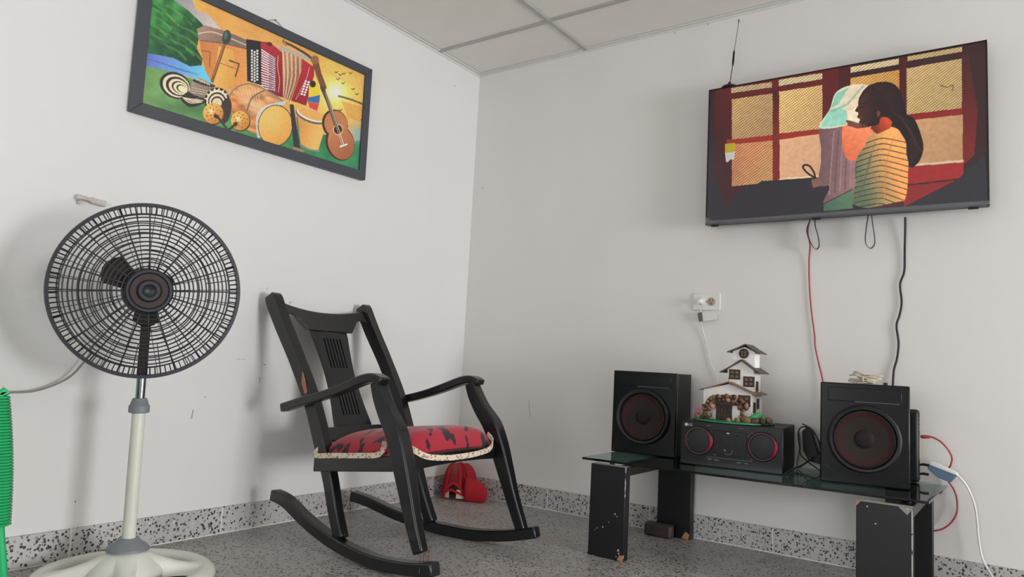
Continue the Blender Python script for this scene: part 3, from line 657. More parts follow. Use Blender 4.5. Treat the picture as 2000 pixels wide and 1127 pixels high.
obj('corner_cap', B().prism([(TX0+.0005, TY-.0042, TZ0+.004), (TX0+.040, TY-.0042, TZ0+.012), (TX0+.026, TY-.0038, TZ0+.0175), (TX0+.0005, TY-.0038, TZ0+.032)], (0, .004, 0)), 'bezel', cb, world=True)
for x in (TX0+.035, 1.71, TX1-.045): obj('rubber_bump', B().box((x, TY+.01, TZ0-.003), (.03, .012, .007)), 'blackpl', tv, world=True, bevel=.002)
SCR = attr_mat('lit_screen', 1.0/(2**EXPO), .12)
print_mesh('screen', (TX0+bz, TY-.0008, TZ0+.0165), (TX1-TX0-2*bz, 0, 0), (0, 0, TZ1-TZ0-bz-.0165), 620, 350, (1360, 30, 2.3483), paint_film, SCR, tv)
def tvq(pts, m_, nm, off=.0016): obj(nm, B().prism([on(x, y, 1, TY-off) for x, y in pts], (0, .0006, 0)), m_, tv, world=True)
tvq([(1416, 281), (1435.5, 279), (1435.5, 296), (1416, 299)], 'yellow', 'energy_sticker'); tvq([(1416, 299), (1435.5, 296), (1434, 312), (1427, 311), (1421, 317), (1418, 316)], 'white', 'price_sticker')
def strap(px, y):
    pts = [on(a, b_, 1, y) for a, b_ in px]
    obj('strap_loop', B().plank(crom(pts, 5), (0, 1, 0), .006, .0009), 'blackcable', tv, world=True)
strap([(1586, 418), (1578, 445), (1580, 466), (1588, 482), (1595, 487), (1600, 478), (1597, 458), (1592, 440), (1592, 418)], -.036)
strap([(1697, 412), (1692, 445), (1690, 470), (1694, 481), (1701, 485), (1708, 477), (1708, 462), (1704, 435), (1702, 412)], -.036)
# antenna on the top edge
an = thing('tv_antenna', 'small black whip antenna on a round magnetic base on top of the television', 'antenna', (1.366, -.06, TZ1))
obj('magnetic_base', B().lathe([(.034, 0), (.034, .004), (.029, .010), (.018, .015), (.007, .020), (.005, .028)], 24), 'blackpl', an, smooth=True)
def ap(x, y): return on(x, y, 1, -.06)
obj('whip', B().tube([ap(1426, 160), ap(1431, 127)], .0018, 8).tube([ap(1434, 99), ap(1443, 42)], .0011, 8), 'blackcable', an, world=True)
obj('coil', B().tube([ap(1431, 129), ap(1431.6, 124), ap(1433.4, 103), ap(1434, 98)], [.0022, .0042, .0042, .002], 10), 'blackpl', an, world=True)
obj('tip', B().tube([ap(1442.5, 45), ap(1443, 40), ap(1443.3, 37.5)], [.0016, .0024, .0012], 8), 'blackpl', an, world=True)
# cables hanging from the television
rc = [on(x, y, 1, q) for x, y, q in ((1579, 437, -.024), (1576, 452, -.026), (1582, 478, -.02), (1580, 510, -.008), (1581, 560, -.006), (1585, 610, -.006), (1591, 655, -.006), (1592, 676, -.006), (1599, 710, -.008), (1607, 745, -.010))]
rc += [Vector((rc[-1].x+.02, -.012, .50)), Vector((rc[-1].x+.02, -.03, .337))]
tag(obj('cable', ctube(rc, .0026), 'redcable', smooth=True), 'red cable hanging from under the television to behind the right loudspeaker', 'cable')
kc = [on(x, y, 1, q) for x, y, q in ((1768, 424, -.020), (1768, 444, -.014), (1767, 490, -.008), (1766, 530, -.007), (1758, 555, -.007), (1761, 590, -.007), (1757, 615, -.007), (1751, 636, -.007), (1755, 670, -.007), (1752, 700, -.007), (1746, 722, -.008), (1744, 750, -.010))]
kc += [Vector((kc[-1].x-.005, -.012, .50)), Vector((kc[-1].x-.03, -.02, .337))]
tag(obj('cable', ctube(kc, .0036), 'blackcable', smooth=True), 'thick black power cord hanging wavy from the television down the wall', 'cable')

# ================================================================== WALL OUTLET
oc = Vector((1.272, 0, .9465))
ou = thing('wall_outlet', 'white double wall outlet plate below the television', 'outlet', oc)
obj('cover_plate', B().box((0, -.003, 0), (.116, .006, .071)), 'white', ou, bevel=.003)
for x, m_ in ((-.021, 'white'), (.021, 'brownrec')):
    r = obj('receptacle', B().lathe([(.0165, .002), (.0165, .0072), (.0150, .0078)], 24, (x, 0, 0), (0, -1, 0)), m_, ou, smooth=True)
    if m_ == 'brownrec':
        r['label'] = 'tan receptacle with dark slots'
        for dx, dz, sx, sz in ((-.006, .005, .0022, .0085), (.007, .005, .0022, .0085), (.001, -.008, .005, .005)): obj('slot', B().box((x+dx, -.0076, dz), (sx, .0012, sz)), 'dark', r)
obj('screw', B().lathe([(.003, .005), (.003, .0072)], 12, (0, 0, 0), (0, -1, 0)), 'greypl', ou)
wc = thing('charger_cord', 'white cord plugged into the wall outlet with a white tag clipped on', 'cable', (oc.x-.023, -.009, oc.z))
obj('plug', B().lathe([(.012, .0), (.013, .006), (.010, .022), (.006, .030)], 16, (oc.x-.021, -.0085, oc.z), (0, -1, 0)), 'white', wc, world=True, smooth=True)
wp = [Vector((oc.x-.021, -.036, oc.z)), Vector((oc.x-.024, -.038, oc.z-.012))]+[on(x, y, 1, q) for x, y, q in ((1369, 606, -.022), (1370, 628, -.016), (1374, 650, -.008), (1383, 680, -.007), (1388, 705, -.007), (1398, 730, -.007), (1404, 750, -.009))]
wp += [Vector((wp[-1].x+.01, -.012, .50)), Vector((wp[-1].x+.015, -.035, .338))]
obj('cord', ctube(wp, .0020), 'whitecable', wc, world=True, smooth=True)
tg = [on(x, y, 1, -.022) for x, y in ((1371, 610), (1393, 608), (1399, 617), (1399, 624), (1373, 628))]
obj('tag', B().prism(tg, (0, .004, 0)), 'white', wc, world=True, bevel=.0008)
obj('tag_clip', B().prism([on(x, y, 1, -.0235) for x, y in ((1362, 611), (1371, 609.5), (1373, 627), (1365, 628))], (0, .008, 0)), 'greyprint', wc, world=True, bevel=.001)

# ================================================================== GLASS TABLE
GZ0, GZ1 = .3225, .3305
tb = thing('glass_table', 'low glass topped table with black slab legs against the back wall', 'table', (1.57, -.29, 0))
LEG = ((1.068, 1.205, -.550, -.514), (1.933, 2.075, -.550, -.514), (1.108, 1.248, -.058, -.020), (1.937, 2.077, -.058, -.020))
for i, (x0, x1, y0, y1) in enumerate(LEG):
    lg = obj('leg', B().box(((x0+x1)/2, (y0+y1)/2, .158), (x1-x0, y1-y0, .316)), 'tableblk', tb, world=True, bevel=.002)
    if i < 2:
        obj('dusty_top', B().box(((x0+x1)/2, (y0+y1)/2, .3163), (x1-x0-.003, y1-y0-.003, .0008)), 'tabletop_dust', lg, world=True)
        hi = .10 if i == 0 else .31
        obj('chipped_edge', B().box((x1-.0008, y0+.0006, .316-hi/2), (.0026, .0022, hi)), worn('chipped_white_edge', (26, 26, 30), (196, 196, 190), .6, .46, 60), lg, world=True)
    if i == 0:
        obj('broken_corner', B().prism([(x1-.022, y0-.0012, .004), (x1-.001, y0-.0012, .0), (x1+.001, y0-.0012, .022), (x1-.014, y0-.0012, .020)], (0, .008, 0)), 'rawwood', lg, world=True)
        for px, py, s_ in ((1201, 1004, .003), (1205, 1009, .002), (1177, 1029, .0028), (1166, 1031, .002), (1189, 1020, .0018), (1162, 1034, .0016), (1207, 1075, .004), (1208, 1081, .003), (1158, 1085, .0025), (1203, 1087, .002)):
            c = on(px, py, 1, y0-.0004); obj('paint_chip', B().prism([c+Vector((-s_, 0, -s_*.6)), c+Vector((s_, 0, -s_)), c+Vector((s_*.7, 0, s_)), c+Vector((-s_*.5, 0, s_*.6))], (0, .0006, 0)), 'silver', lg, world=True)
    if i == 1:
        obj('torn_corner', B().prism([(x1-.034, y0-.0012, .3155), (x1+.0012, y0-.0012, .3155), (x1-.012, y0-.0012, .296)], (0, .02, 0)), 'tabletop_dust', lg, world=True)
        obj('bare_corner', B().prism([(x0-.001, y0-.0012, .3155), (x0+.012, y0-.0012, .3155), (x0-.001, y0-.0012, .300)], (0, .012, 0)), 'rawwood', lg, world=True)
        for px, py in ((1693.5, 989), (1772.5, 994), (1710, 1023)): c = on(px, py, 1, y0-.0005); obj('screw_head', B().ball(c, .0022, 8, 5), 'silver', lg, world=True)
    if i == 2: obj('broken_corner', B().prism([(x1-.034, y0-.0012, .003), (x1-.006, y0-.0012, .0), (x1-.002, y0-.0012, .022), (x1-.018, y0-.0012, .030)], (0, .010, 0)), 'rawwood', lg, world=True)
for x0, x1 in ((1.163, 1.204), (2.033, 2.074)):
    obj('support_beam', B().box(((x0+x1)/2, -.286, .3005), (x1-x0, .456, .031)), 'tableblk', tb, world=True, bevel=.002)
for x, y in ((1.135, -.518), (1.184, -.30), (1.18, -.04), (2.02, -.04), (2.053, -.30), (2.053, -.45)):
    obj('rubber_pad', B().lathe([(.009, .3162), (.009, .3226)], 12, (x, y, 0)), 'blackpl', tb, world=True)
gp = [(1.022, -.536, GZ0), (1.55, -.508, GZ0), (2.108, -.476, GZ0), (2.118, -.022, GZ0), (1.004, -.024, GZ0)]
obj('glass_top', B().prism(gp, (0, 0, GZ1-GZ0)), 'glass', tb, world=True, bevel=.0012)
ZT = GZ1+.0006
# wooden block on the floor
bk = thing('wood_block', 'dark brown wooden block with a hole on the floor by the rear table leg', 'block', (1.135, -.095, 0))
obj('block_body', B().box((0, 0, .027), (.115, .044, .052)), 'brownblock', bk, bevel=.010)
obj('hole', B().lathe([(.007, 0), (.007, .0012)], 14, (-.02, -.0215, .030), (0, -1, 0)), 'dark', bk)

# ================================================================== LOUDSPEAKERS
def ring(r0, r1, y0, y1, n=48, c=(0, 0, 0)):
    return B().lathe([(r0, y0), (r0, y1), (r1, y1), (r1, y0), (r0, y0)], n, c, (0, -1, 0), cap=False)
def speaker(label, x, y, rz):
    W, HH, D = .256, .317, .205
    t = thing('loudspeaker', label, 'speaker', (x, y, ZT), rz, 'pair of black loudspeakers on the glass table')
    obj('cabinet', B().box((W/2, D/2+.014, HH/2), (W-.006, D-.028, HH-.004)), 'spkside', t, bevel=.002)
    fc = obj('front_baffle', B().box((W/2, .012, HH/2), (W, .024, HH)), 'gloss', t, bevel=.004)
    obj('top_panel', B().box((W/2, -.0006, HH-.036), (W-.045, .004, .044)), 'gloss', fc, bevel=.0015)
    obj('trim_line', B().box((W*.64, -.0022, HH-.0575), (W*.50, .0016, .0016)), 'greyprint', fc)
    c = (W*.5, 0, HH*.455)
    obj('woofer_surround', B().lathe([(.107, -.004), (.107, .006), (.105, .016), (.100, .020), (.093, .019), (.088, .012), (.086, .004)], 56, c, (0, -1, 0)), 'blackpl', t, smooth=True)
    obj('woofer_ring', ring(.083, .088, -.002, .0165, 56, c), 'gloss', t, smooth=True)
    w_ = obj('woofer_cone', B().lathe([(.084, .0135), (.077, .0125), (.069, .0105)], 48, c, (0, -1, 0), cap=False), 'conered', t, smooth=True)
    obj('inner_cone', B().lathe([(.070, .0108), (.050, .0075), (.026, .0045)], 48, c, (0, -1, 0), cap=False), 'cone', w_, smooth=True)
    obj('dust_cap', B().lathe([(.030, .0045), (.026, .0080), (.016, .0098), (.004, .0104)], 32, c, (0, -1, 0)), 'dust', w_, smooth=True)
    lo = obj('port_lip', B().plank(crom([(W*.06, -.001, .055), (W*.2, -.002, .036), (W*.5, -.003, .028), (W*.8, -.002, .036), (W*.94, -.001, .055)], 5), (0, 1, 0), .002, .003), 'gloss', fc)
    return t
speaker('black loudspeaker beside the outlet end of the glass table', 1.0, -.272, .10)
speaker('black loudspeaker with a white cable bundle on top', 1.790, -.347, .205)

# ================================================================== STEREO UNIT
SW, SH, SD = .348, .1545, .275
st = thing('stereo_unit', 'black stereo main unit with two red ringed dials between the loudspeakers', 'stereo', (1.323, -.362, ZT), .111)
obj('casing', B().box((SW/2, SD/2+.010, SH/2), (SW-.004, SD-.02, SH-.003)), 'spkside', st, bevel=.0015)
fp = obj('front_panel', B().box((SW/2, .010, SH/2), (SW, .020, SH)), 'gloss', st, bevel=.003)
obj('display', B().box((SW*.5, -.0003, SH*.56), (.112, .003, .082)), 'gloss', fp, bevel=.001)
for s_, cx, cz in ((0, .066, SH*.56), (1, SW-.066, SH*.56)):
    c = (cx, 0, cz)
    d_ = obj('dial', B().lathe([(.050, -.001), (.050, .006), (.046, .010), (.042, .010), (.040, .006), (.012, .008)], 48, c, (0, -1, 0)), 'blackpl', st, smooth=True)
    obj('red_ring', ring(.0425, .0465, .004, .0106, 48, c), 'redring', d_, smooth=True)
    # wider red crescent on the right of the dial
    arc = [((cx+.0445*math.cos(a), -.0108, cz+.0445*math.sin(a))) for a in [(-.9+1.7*k/14) for k in range(15)]]
    obj('red_crescent', B().tube(arc, [.0012+.0042*math.sin(PI*k/14) for k in range(15)], 8), 'redlit', d_, smooth=True)
def rxf(x, z, y=-.0012): return Matrix.Translation((x, y, z)) @ Matrix.Rotation(PI/2, 4, 'X')
text_mesh('logo_text', 'LG', .0125, 'silver', fp, rxf(.034, SH-.0155)); obj('logo_disc', B().lathe([(.0055, .0), (.0055, .0012)], 20, (.0195, 0, SH-.0155), (0, -1, 0)), 'silver', fp)
for x, z, sx, sz, m_ in ((.098, SH-.0125, .016, .0022, 'greyprint'), (.212, SH-.0135, .012, .0022, 'greyprint'), (.203, SH-.014, .002, .004, 'greyprint'), (.105, .0265, .016, .0035, 'greyprint'), (.129, .0255, .018, .0035, 'greyprint'), (.205, .0245, .014, .0035, 'greyprint'), (.229, .0245, .014, .0035, 'greyprint'), (.123, .046, .005, .008, 'greyprint')):
    obj('print_mark', B().box((x, -.0005, z), (sx, .0012, sz)), m_, fp)
obj('slot_line', B().box((.172, -.0006, .0335), (.155, .0014, .0016)), 'greyprint', fp)
for i in range(4): obj('button', B().box((.145, -.003, SH*.78-i*.0155), (.011, .004, .0055)), 'blackpl', fp, bevel=.001); obj('button', B().box((.196, -.003, SH*.74-i*.0155), (.008, .004, .0045)), 'blackpl', fp, bevel=.001)
obj('silver_button', B().box((.1665, -.0032, SH*.78), (.008, .004, .005)), 'silver', fp, bevel=.001); obj('round_button', B().lathe([(.004, 0), (.004, .003)], 16, (.157, -.0008, SH*.40), (0, -1, 0)), 'greyprint', fp)
obj('joystick_arc', B().tube([(.168+.014*math.cos(a), -.003, SH*.40+.014*math.sin(a)) for a in [(-2.4+2.6*k/9) for k in range(10)]], .0011, 6), 'greyprint', fp)
for s_ in range(7): a = -.9+s_*.3; obj('tick', B().box((SW-.066-.058*math.cos(a), -.0005, SH*.545+.058*math.sin(a)), (.0045, .0012, .0022)), 'greyprint', fp)
# ================================================================== MODEL HOUSE on the stereo
K = .00186                                        # metres per photo pixel at the house
hs = thing('model_house', 'white craft model house of three stacked storeys on a green base', 'model house', (1.470, -.232, ZT+SH), math.radians(0))
def hx(px, y=-.06): return (px-1437)*K-.315*y     # the front stands nearer than the middle of the base
def hz(py): return (823-py)*K
obj('base_disc', B().lathe([(.138, 0), (.142, .002), (.141, .006), (.130, .008)], 40), 'moss', hs, smooth=True)
def storey(x0, x1, d, z0, z1, apex_x, zap, y0):
    # gabled block: front face polygon extruded backwards
    fr = [(x0, y0, z0), (x1, y0, z0), (x1, y0, z1), (apex_x, y0, zap), (x0, y0, z1)]
    return obj('storey', B().prism(fr, (0, d, 0)), 'housewhite', hs)
def roof(xl, zl, xa, za, xr, zr, y0, d, m_, th=.0035):
    a, bq, c = [Vector(q) for q in ((xl, y0, zl), (xa, y0, za), (xr, y0, zr))]
    for p_, q_ in ((a, bq), (bq, c)):
        n_ = Vector((-(q_-p_).z, 0, (q_-p_).x)).normalized()
        mid = (p_+q_)/2+n_*-.0015
        obj('roof_slab', B().prism([p_, mid, q_, q_+n_*th, mid+n_*th, p_+n_*th], (0, d, 0)), m_, hs, bevel=.0006)
s1 = storey(hx(1377), hx(1470), .125, .006, hz(763), hx(1427), hz(750), -.060)
roof(hx(1370), hz(765), hx(1427), hz(747), hx(1478), hz(768), -.074, .150, 'rooftan')
s2 = storey(hx(1423, -0.028), hx(1474, -0.028), .080, hz(763), hz(722), hx(1450, -0.028), hz(705), -.028)
roof(hx(1409, -0.036), hz(729), hx(1450, -0.036), hz(703), hx(1487, -0.036), hz(728), -.042, .105, 'roofgrey')
s3 = storey(hx(1433, -0.016), hx(1475, -0.016), .060, hz(722), hz(686), hx(1455, -0.016), hz(677), -.016)
roof(hx(1420, -0.036), hz(689), hx(1455, -0.036), hz(673), hx(1483, -0.036), hz(690), -.030, .088, 'roofgrey')
def win(par, xc, zc, wd, ht, y, side=False, nx=2, nz=2):
    if not side: wd, ht = wd*1.28, ht*1.22
    if not side:
        f_ = obj('window', B().box((xc, y-.0015, zc), (wd, .004, ht)), 'darkwood', par, bevel=.0006)
        for i in range(nx):
            for j in range(nz): obj('pane', B().box((xc+(i-(nx-1)/2)*wd*.42, y-.0034, zc+(j-(nz-1)/2)*ht*.42), (wd*.24, .0012, ht*.24)), 'pane', f_)
    else: obj('window', B().box((xc+.0015, y, zc), (.004, wd, ht)), 'darkwood', par, bevel=.0006)
win(s1, hx(1457), hz(780), .0335, .032, -.060); win(s2, hx(1437.5, -.028), hz(731), .031, .029, -.028); win(s2, hx(1465, -.028), hz(743.5), .031, .030, -.028)
obj('round_window', B().lathe([(.0175, .0), (.0175, .004), (.015, .005)], 24, (hx(1454.5, -0.016), -.016, hz(690)), (0, -1, 0)), 'darkwood', s3, smooth=True)
for i in (-1, 1):
    for j in (-1, 1): obj('pane', B().box((hx(1454.5, -.016)+i*.0055, -.0213, hz(690)+j*.0055), (.006, .0012, .006)), 'pane', s3)
win(s1, hx(1470), hz(792), .022, .036, -.028, True); win(s1, hx(1470), hz(785), .022, .036, .012, True); win(s2, hx(1474, -.028), hz(752), .020, .036, .008, True)
dr = obj('door', B().box((hx(1419), -.064, .035), (.056, .008, .054)), 'darkwood', hs, bevel=.001)
for i in range(4):
    for j in range(2): obj('door_panel', B().box((hx(1419)+(i-1.5)*.0128, -.0685, .024+j*.020), (.0085, .0016, .015)), M['stone_b'], dr, bevel=.0008)
random.seed(11)
def stone(x, y, z, r, m_):
    R_ = Matrix.Rotation(random.uniform(-1, 1), 3, 'Z') @ Matrix.Rotation(random.uniform(-.7, .7), 3, 'Y')
    k_ = random.uniform(.75, 1.35); bq = B().ball((0, 0, 0), (r*k_*random.uniform(1.0, 1.3), r*.7, r*k_*random.uniform(.75, 1.0)), 7, 5, R_)
    bq.v = [tuple(Vector((x, y, z))+Vector(q)*random.uniform(.84, 1.12)) for q in bq.v]; bq.v = [(q[0], q[1], max(q[2], .002)) for q in bq.v]
    obj('pebble', bq, m_, hs, smooth='all')
SM = ('stone_a', 'stone_b', 'stone_c', 'stone_b', 'stone_a')
# pebble porch: two piers and an arch in front of the door
for k in range(19):
    t_ = k/18; a = PI*t_; xq = hx(1423, -.083)-.070*math.cos(a)+random.uniform(-.002, .002); zq = .056+.036*math.sin(a)**.8
    stone(xq, -.083, zq, .0092, SM[k % 5])
    if k % 2 == 0: stone(hx(1423, -.083)-.050*math.cos(a), -.084, .056+.024*math.sin(a), .009, SM[(k+2) % 5])
for k in range(6):
    stone(hx(1390, -.083)+random.uniform(-.004, .004), -.083, .014+k*.0085, .0088, SM[k % 5]); stone(hx(1454, -.083)+random.uniform(-.005, .005), -.083, .014+k*.0085, .0088, SM[(k+1) % 5])
    stone(hx(1381)+random.uniform(-.003, .003), -.070, .012+k*.008, .008, SM[(k+3) % 5])
obj('pebble_gable', B().prism([(hx(1398, -.083), -.080, .062), (hx(1448, -.083), -.080, .062), (hx(1440, -.083), -.080, .083), (hx(1423, -.083), -.080, .092), (hx(1405, -.083), -.080, .083)], (0, .02, 0)), 'stone_b', hs)
for k in range(12):
    a = -2.75+k*.225; r_ = .118+.006*math.sin(k*2.1)
    if -1.95 < a < -1.62: continue
    stone(r_*math.cos(a), r_*math.sin(a), .012, .0085+.004*(k % 3)/2, SM[(k*2) % 5])
for k, (px, y, r_) in enumerate(((1459, -.098, .0145), (1476, -.09, .012), (1490, -.07, .011), (1502, -.045, .016), (1368, -.055, .012), (1363, -.03, .012), (1378, -.095, .011))): stone(hx(px, y), y, .006+r_*.75, r_, SM[(k*3) % 5])
def leafb(pts, r_): obj('leaf', B().tube(crom(pts, 4), [r_*math.sin(PI*(i+.6)/(4*(len(pts)-1)+1.4)) for i in range(4*(len(pts)-1)+1)], 7), 'leaf', hs, smooth='all')
leafb([(hx(1458), -.075, .010), (hx(1470), -.075, .018), (hx(1480), -.07, .030), (hx(1489), -.066, .044)], .011); leafb([(hx(1457), -.085, .008), (hx(1466), -.085, .016), (hx(1474), -.08, .018)], .008)
leafb([(hx(1462), -.08, .008), (hx(1458), -.08, .020), (hx(1450), -.08, .026)], .006); leafb([(hx(1392), -.088, .008), (hx(1394), -.088, .020), (hx(1392), -.086, .028)], .006); leafb([(hx(1489), -.06, .012), (hx(1492), -.055, .024), (hx(1488), -.05, .034)], .008)
for k in range(5): a = k*1.256; obj('petal', B().ball((hx(1367)+.006*math.cos(a), -.066, .036+.008*math.sin(a)), (.005, .003, .006), 8, 5), 'pink', hs, smooth='all')
obj('flower_stem', B().tube([(hx(1367), -.064, .007), (hx(1367), -.064, .036)], .0012, 6), 'leaf', hs)
obj('bare_twig', B().tube([(hx(1421), -.03, hz(765)), (hx(1420.5), -.03, hz(738))], .0009, 6), 'dark', hs)

# ================================================================== SMALL ELECTRONICS
rt = thing('router', 'black upright router behind the loudspeaker with ports on its edge', 'router', (1.955, -.062, ZT))
obj('router_shell', B().box((0, 0, .1205), (.172, .034, .240)), 'blackpl', rt, bevel=.010)
obj('port_strip', B().box((.0862, 0, .118), (.0012, .014, .085)), 'green_led', rt)
for k in range(4): obj('port', B().box((.0866, 0, .175+k*.012), (.0012, .010, .006)), 'silver', rt)
nc = [on(x, y, 1, q) for x, y, q in ((1806, 853, -.062), (1818, 853, -.062), (1835, 861, -.06), (1850, 876, -.055), (1859, 893, -.04), (1857, 908, -.028), (1851, 920, -.017), (1853, 940, -.012), (1863, 956, -.013), (1869, 975, -.016), (1869, 1000, -.018), (1860, 1018, -.018), (1845, 1031, -.018), (1830, 1036, -.018), (1812, 1037, -.016), (1780, 1030, -.014))]
ng = thing('network_cable', 'red network cable plugged into the black router and looping below the glass', 'cable', nc[0])
obj('cable_run', ctube(nc, .0029), 'redcable', ng, world=True, smooth=True)
obj('plug', B().tube([on(1798, 852.5, 1, -.062), on(1802, 853, 1, -.062), on(1813, 853.3, 1, -.062), on(1818, 853.5, 1, -.062)], [.005, .0065, .0058, .0034], 10), 'redcable', ng, world=True, smooth=True)
ad = thing('power_adapter', 'blue and white power adapter lying on the corner of the glass table', 'adapter', on(1840, 925, 1, -.05))
q0 = [on(x, y, 1, -.075) for x, y in ((1811, 915), (1816, 905), (1869, 930), (1857, 943), (1832, 933))]
obj('adapter_body', B().prism(q0, (0, .034, 0)), 'blue', ad, world=True, bevel=.002)
obj('white_top', B().prism([on(x, y, 1, -.077) for x, y in ((1815, 908), (1817, 902.5), (1829, 905), (1868, 924), (1871, 930))], (0, .038, 0)), 'white', ad, world=True, bevel=.0015)
wcord = [on(x, y, 1, q) for x, y, q in ((1868, 927, -.055), (1878, 936, -.05), (1891, 955, -.04), (1903, 985, -.03), (1908, 1015, -.026), (1911, 1050, -.024), (1917, 1085, -.024), (1927, 1108, -.03), (1938, 1127, -.05))]
wcord += [Vector((wcord[-1].x+.02, -.10, .02)), Vector((wcord[-1].x+.10, -.16, .006)), Vector((wcord[-1].x+.30, -.20, .005))]
obj('white_cord', ctube(wcord, .0034), 'whitecable', ad, world=True, smooth=True)
for z in (906, 924): obj('black_plug', B().tube([on(1795, z+2, 1, -.064), on(1803, z+1, 1, -.064), on(1814, z+3, 1, -.064)], [.003, .0045, .0045], 8), 'blackcable', ad, world=True, smooth=True)
# black adapter and tangled black cable between the stereo and the right loudspeaker
pb = thing('power_brick', 'black power brick with tangled black cord beside the stereo', 'adapter', on(1585, 905, 2, ZT))
f0 = [on(x, y, 1, -.095) for x, y in ((1566, 842), (1575, 834), (1586, 846), (1599, 890), (1578, 898), (1568, 880))]
obj('brick_body', B().prism(f0, (0, .03, 0)), 'blackpl', pb, world=True, bevel=.003)
obj('brick_foot', B().prism([on(x, y, 1, -.10) for x, y in ((1576, 897), (1602, 891), (1602, 907), (1584, 902))], (0, .03, 0)), 'blackpl', pb, world=True, bevel=.002)
kt = [on(x, y, 1, q) for x, y, q in ((1536, 929, -.30), (1545, 925, -.20), (1556, 913, -.13), (1575, 904, -.12), (1597, 888, -.13), (1606, 880, -.10), (1600, 862, -.11), (1588, 843, -.11), (1576, 834, -.10), (1563, 836, -.10), (1559, 850, -.11), (1562, 875, -.12), (1564, 888, -.12), (1578, 902, -.13), (1592, 912, -.14), (1602, 918, -.14), (1606, 905, -.09), (1603, 880, -.08), (1595, 853, -.075), (1585, 838, -.07), (1567, 828, -.06))]
gt_ = [on(x, y, 1, q) for x, y, q in ((1561, 845, -.06), (1563, 870, -.06), (1557, 905, -.07), (1560, 915, -.09), (1572, 905, -.10), (1585, 893, -.09), (1600, 888, -.08))]
for q in kt+gt_: q.z = max(q.z, ZT+.0045)
obj('cord', ctube(kt, .0024), 'blackcable', pb, world=True, smooth=True)
k2 = [Vector((1.70, -.315, ZT+.003)), Vector((1.725, -.33, ZT+.003)), Vector((1.75, -.30, ZT+.003)), Vector((1.775, -.335, ZT+.003)), Vector((1.785, -.30, ZT+.003))]
k2 = [on(x, y, 2, ZT+.0025) for x, y in ((1538, 929), (1548, 926), (1562, 926), (1578, 928), (1588, 933), (1598, 934))]
tag(obj('cable', ctube(k2, .0020), 'blackcable', smooth=True), 'thin black cable lying on the glass in front of the cable tangle', 'cable')
obj('grey_cord', ctube(gt_, .0032), 'greycable', pb, world=True, smooth=True)
# ivory cable bundle on the right loudspeaker
TZ = ZT+.315
bc = on(1692, 743, 1, -.235); bc.z = TZ
wbn = thing('cable_bundle', 'bundle of ivory white cable folded on the right loudspeaker', 'cable', bc)
random.seed(5)
for k in range(6):
    a0 = random.uniform(0, 6); pts = []
    for i in range(9):
        a = a0+i*2*PI/9; rx = .046*random.uniform(.75, 1.05); ry = .018*random.uniform(.7, 1.1)
        pts.append((rx*math.cos(a)-.004+(k-2.5)*.003, ry*math.sin(a), .004+k*.0046+random.uniform(0, .004)+(.010 if math.cos(a) < -.5 and k > 2 else 0)))
    obj('cable_loop', B().tube(crom(pts, 4, True), .0026, 7, closed=True), 'beige', wbn, smooth=True)
obj('plug_block', B().box((.016, -.016, .012), (.026, .014, .012), Matrix.Rotation(.3, 3, 'Y')), 'beige', wbn, bevel=.002)
obj('cable_tie', B().tube([(-.004+.002*math.cos(a), .024*math.cos(a), .016+.014*math.sin(a)) for a in [k*PI/6 for k in range(12)]], .0016, 6, closed=True), 'white', wbn, smooth=True)
obj('black_tip', B().box((.058, -.010, .005), (.012, .010, .009)), 'blackpl', wbn, bevel=.002)
obj('copper_strip', B().plank([(-.012, -.012, .030), (.008, -.014, .031), (.028, -.012, .024)], (0, 1, 0), .003, .0008), 'stone_c', wbn)

# ================================================================== PEDESTAL FAN
Pb = on(250.5, 1062, 2, .095); dC = CAM-Pb; dC.z = 0; dC.normalize(); lat = Vector((-dC.y, dC.x, 0))   # lat: rightwards for the camera
Pt = onp(280.5, 690, Pb, dC)
ax = (Pt-Pb).normalized()
def pole(z): return Pb+ax*((z-Pb.z)/ax.z)
def zpx(x, y): return onp(x, y, Pb, dC).z
fn = thing('pedestal_fan', 'pedestal fan with dark round grille, white pole and white base', 'fan', (Pb.x, Pb.y, 0))
# base: ring, four flared spokes, raised centre
R0 = .235
fb = B(); fb.lathe([(R0-.052, .004), (R0-.052, .016), (R0-.045, .026), (R0-.030, .031), (R0-.014, .027), (R0-.003, .017), (R0, .006), (R0-.002, .001), (R0-.052, .004)], 72, (0, 0, 0), cap=False)
fb.lathe([(.098, .006), (.098, .024), (.084, .042), (.064, .062), (.046, .079), (.036, .086), (.030, .087)], 48)
ang0 = math.atan2(dC.y, dC.x)
for k in range(4):
    a = ang0+k*PI/2; e = Vector((math.cos(a), math.sin(a), 0)); n_ = Vector((-e.y, e.x, 0)); rings = []
    for i in range(13):
        t_ = i/12; r_ = .040+t_*(R0-.018-.040); wd = .026+(.035 if t_ < .5 else .060)*abs(2*t_-1)**2.4; hh = .029+.052*(1-t_)**2.1
        row = []
        for q in range(9):
            s_ = -1+q/4; row.append(e*r_+n_*wd*s_+Vector((0, 0, .004+(hh-.004)*(1-abs(s_)**3.2)**.6)))
        rings.append(row)
    fb.grid(rings)
obj('base', fb, 'offwhite', fn, smooth='all')
obj('base_cover', B().lathe([(.056, .080), (.055, .086), (.046, .094), (.031, .104), (.026, .112), (.022, .112)], 36), 'greypl', fn, smooth=True)
z1, z2, z3 = zpx(268, 806), zpx(271, 778), zpx(273, 730)
obj('white_tube', B().tube([pole(.100), pole(z1+.004)], .0178, 28), 'offwhite', fn, world=True, smooth=True)
obj('collar', B().lathe([(.024, 0), (.0275, .002), (.0275, .020), (.025, .022), (.019, z2-z1), (.0155, z2-z1+.001)], 28, pole(z1), ax), 'greypl', fn, world=True, smooth=True)
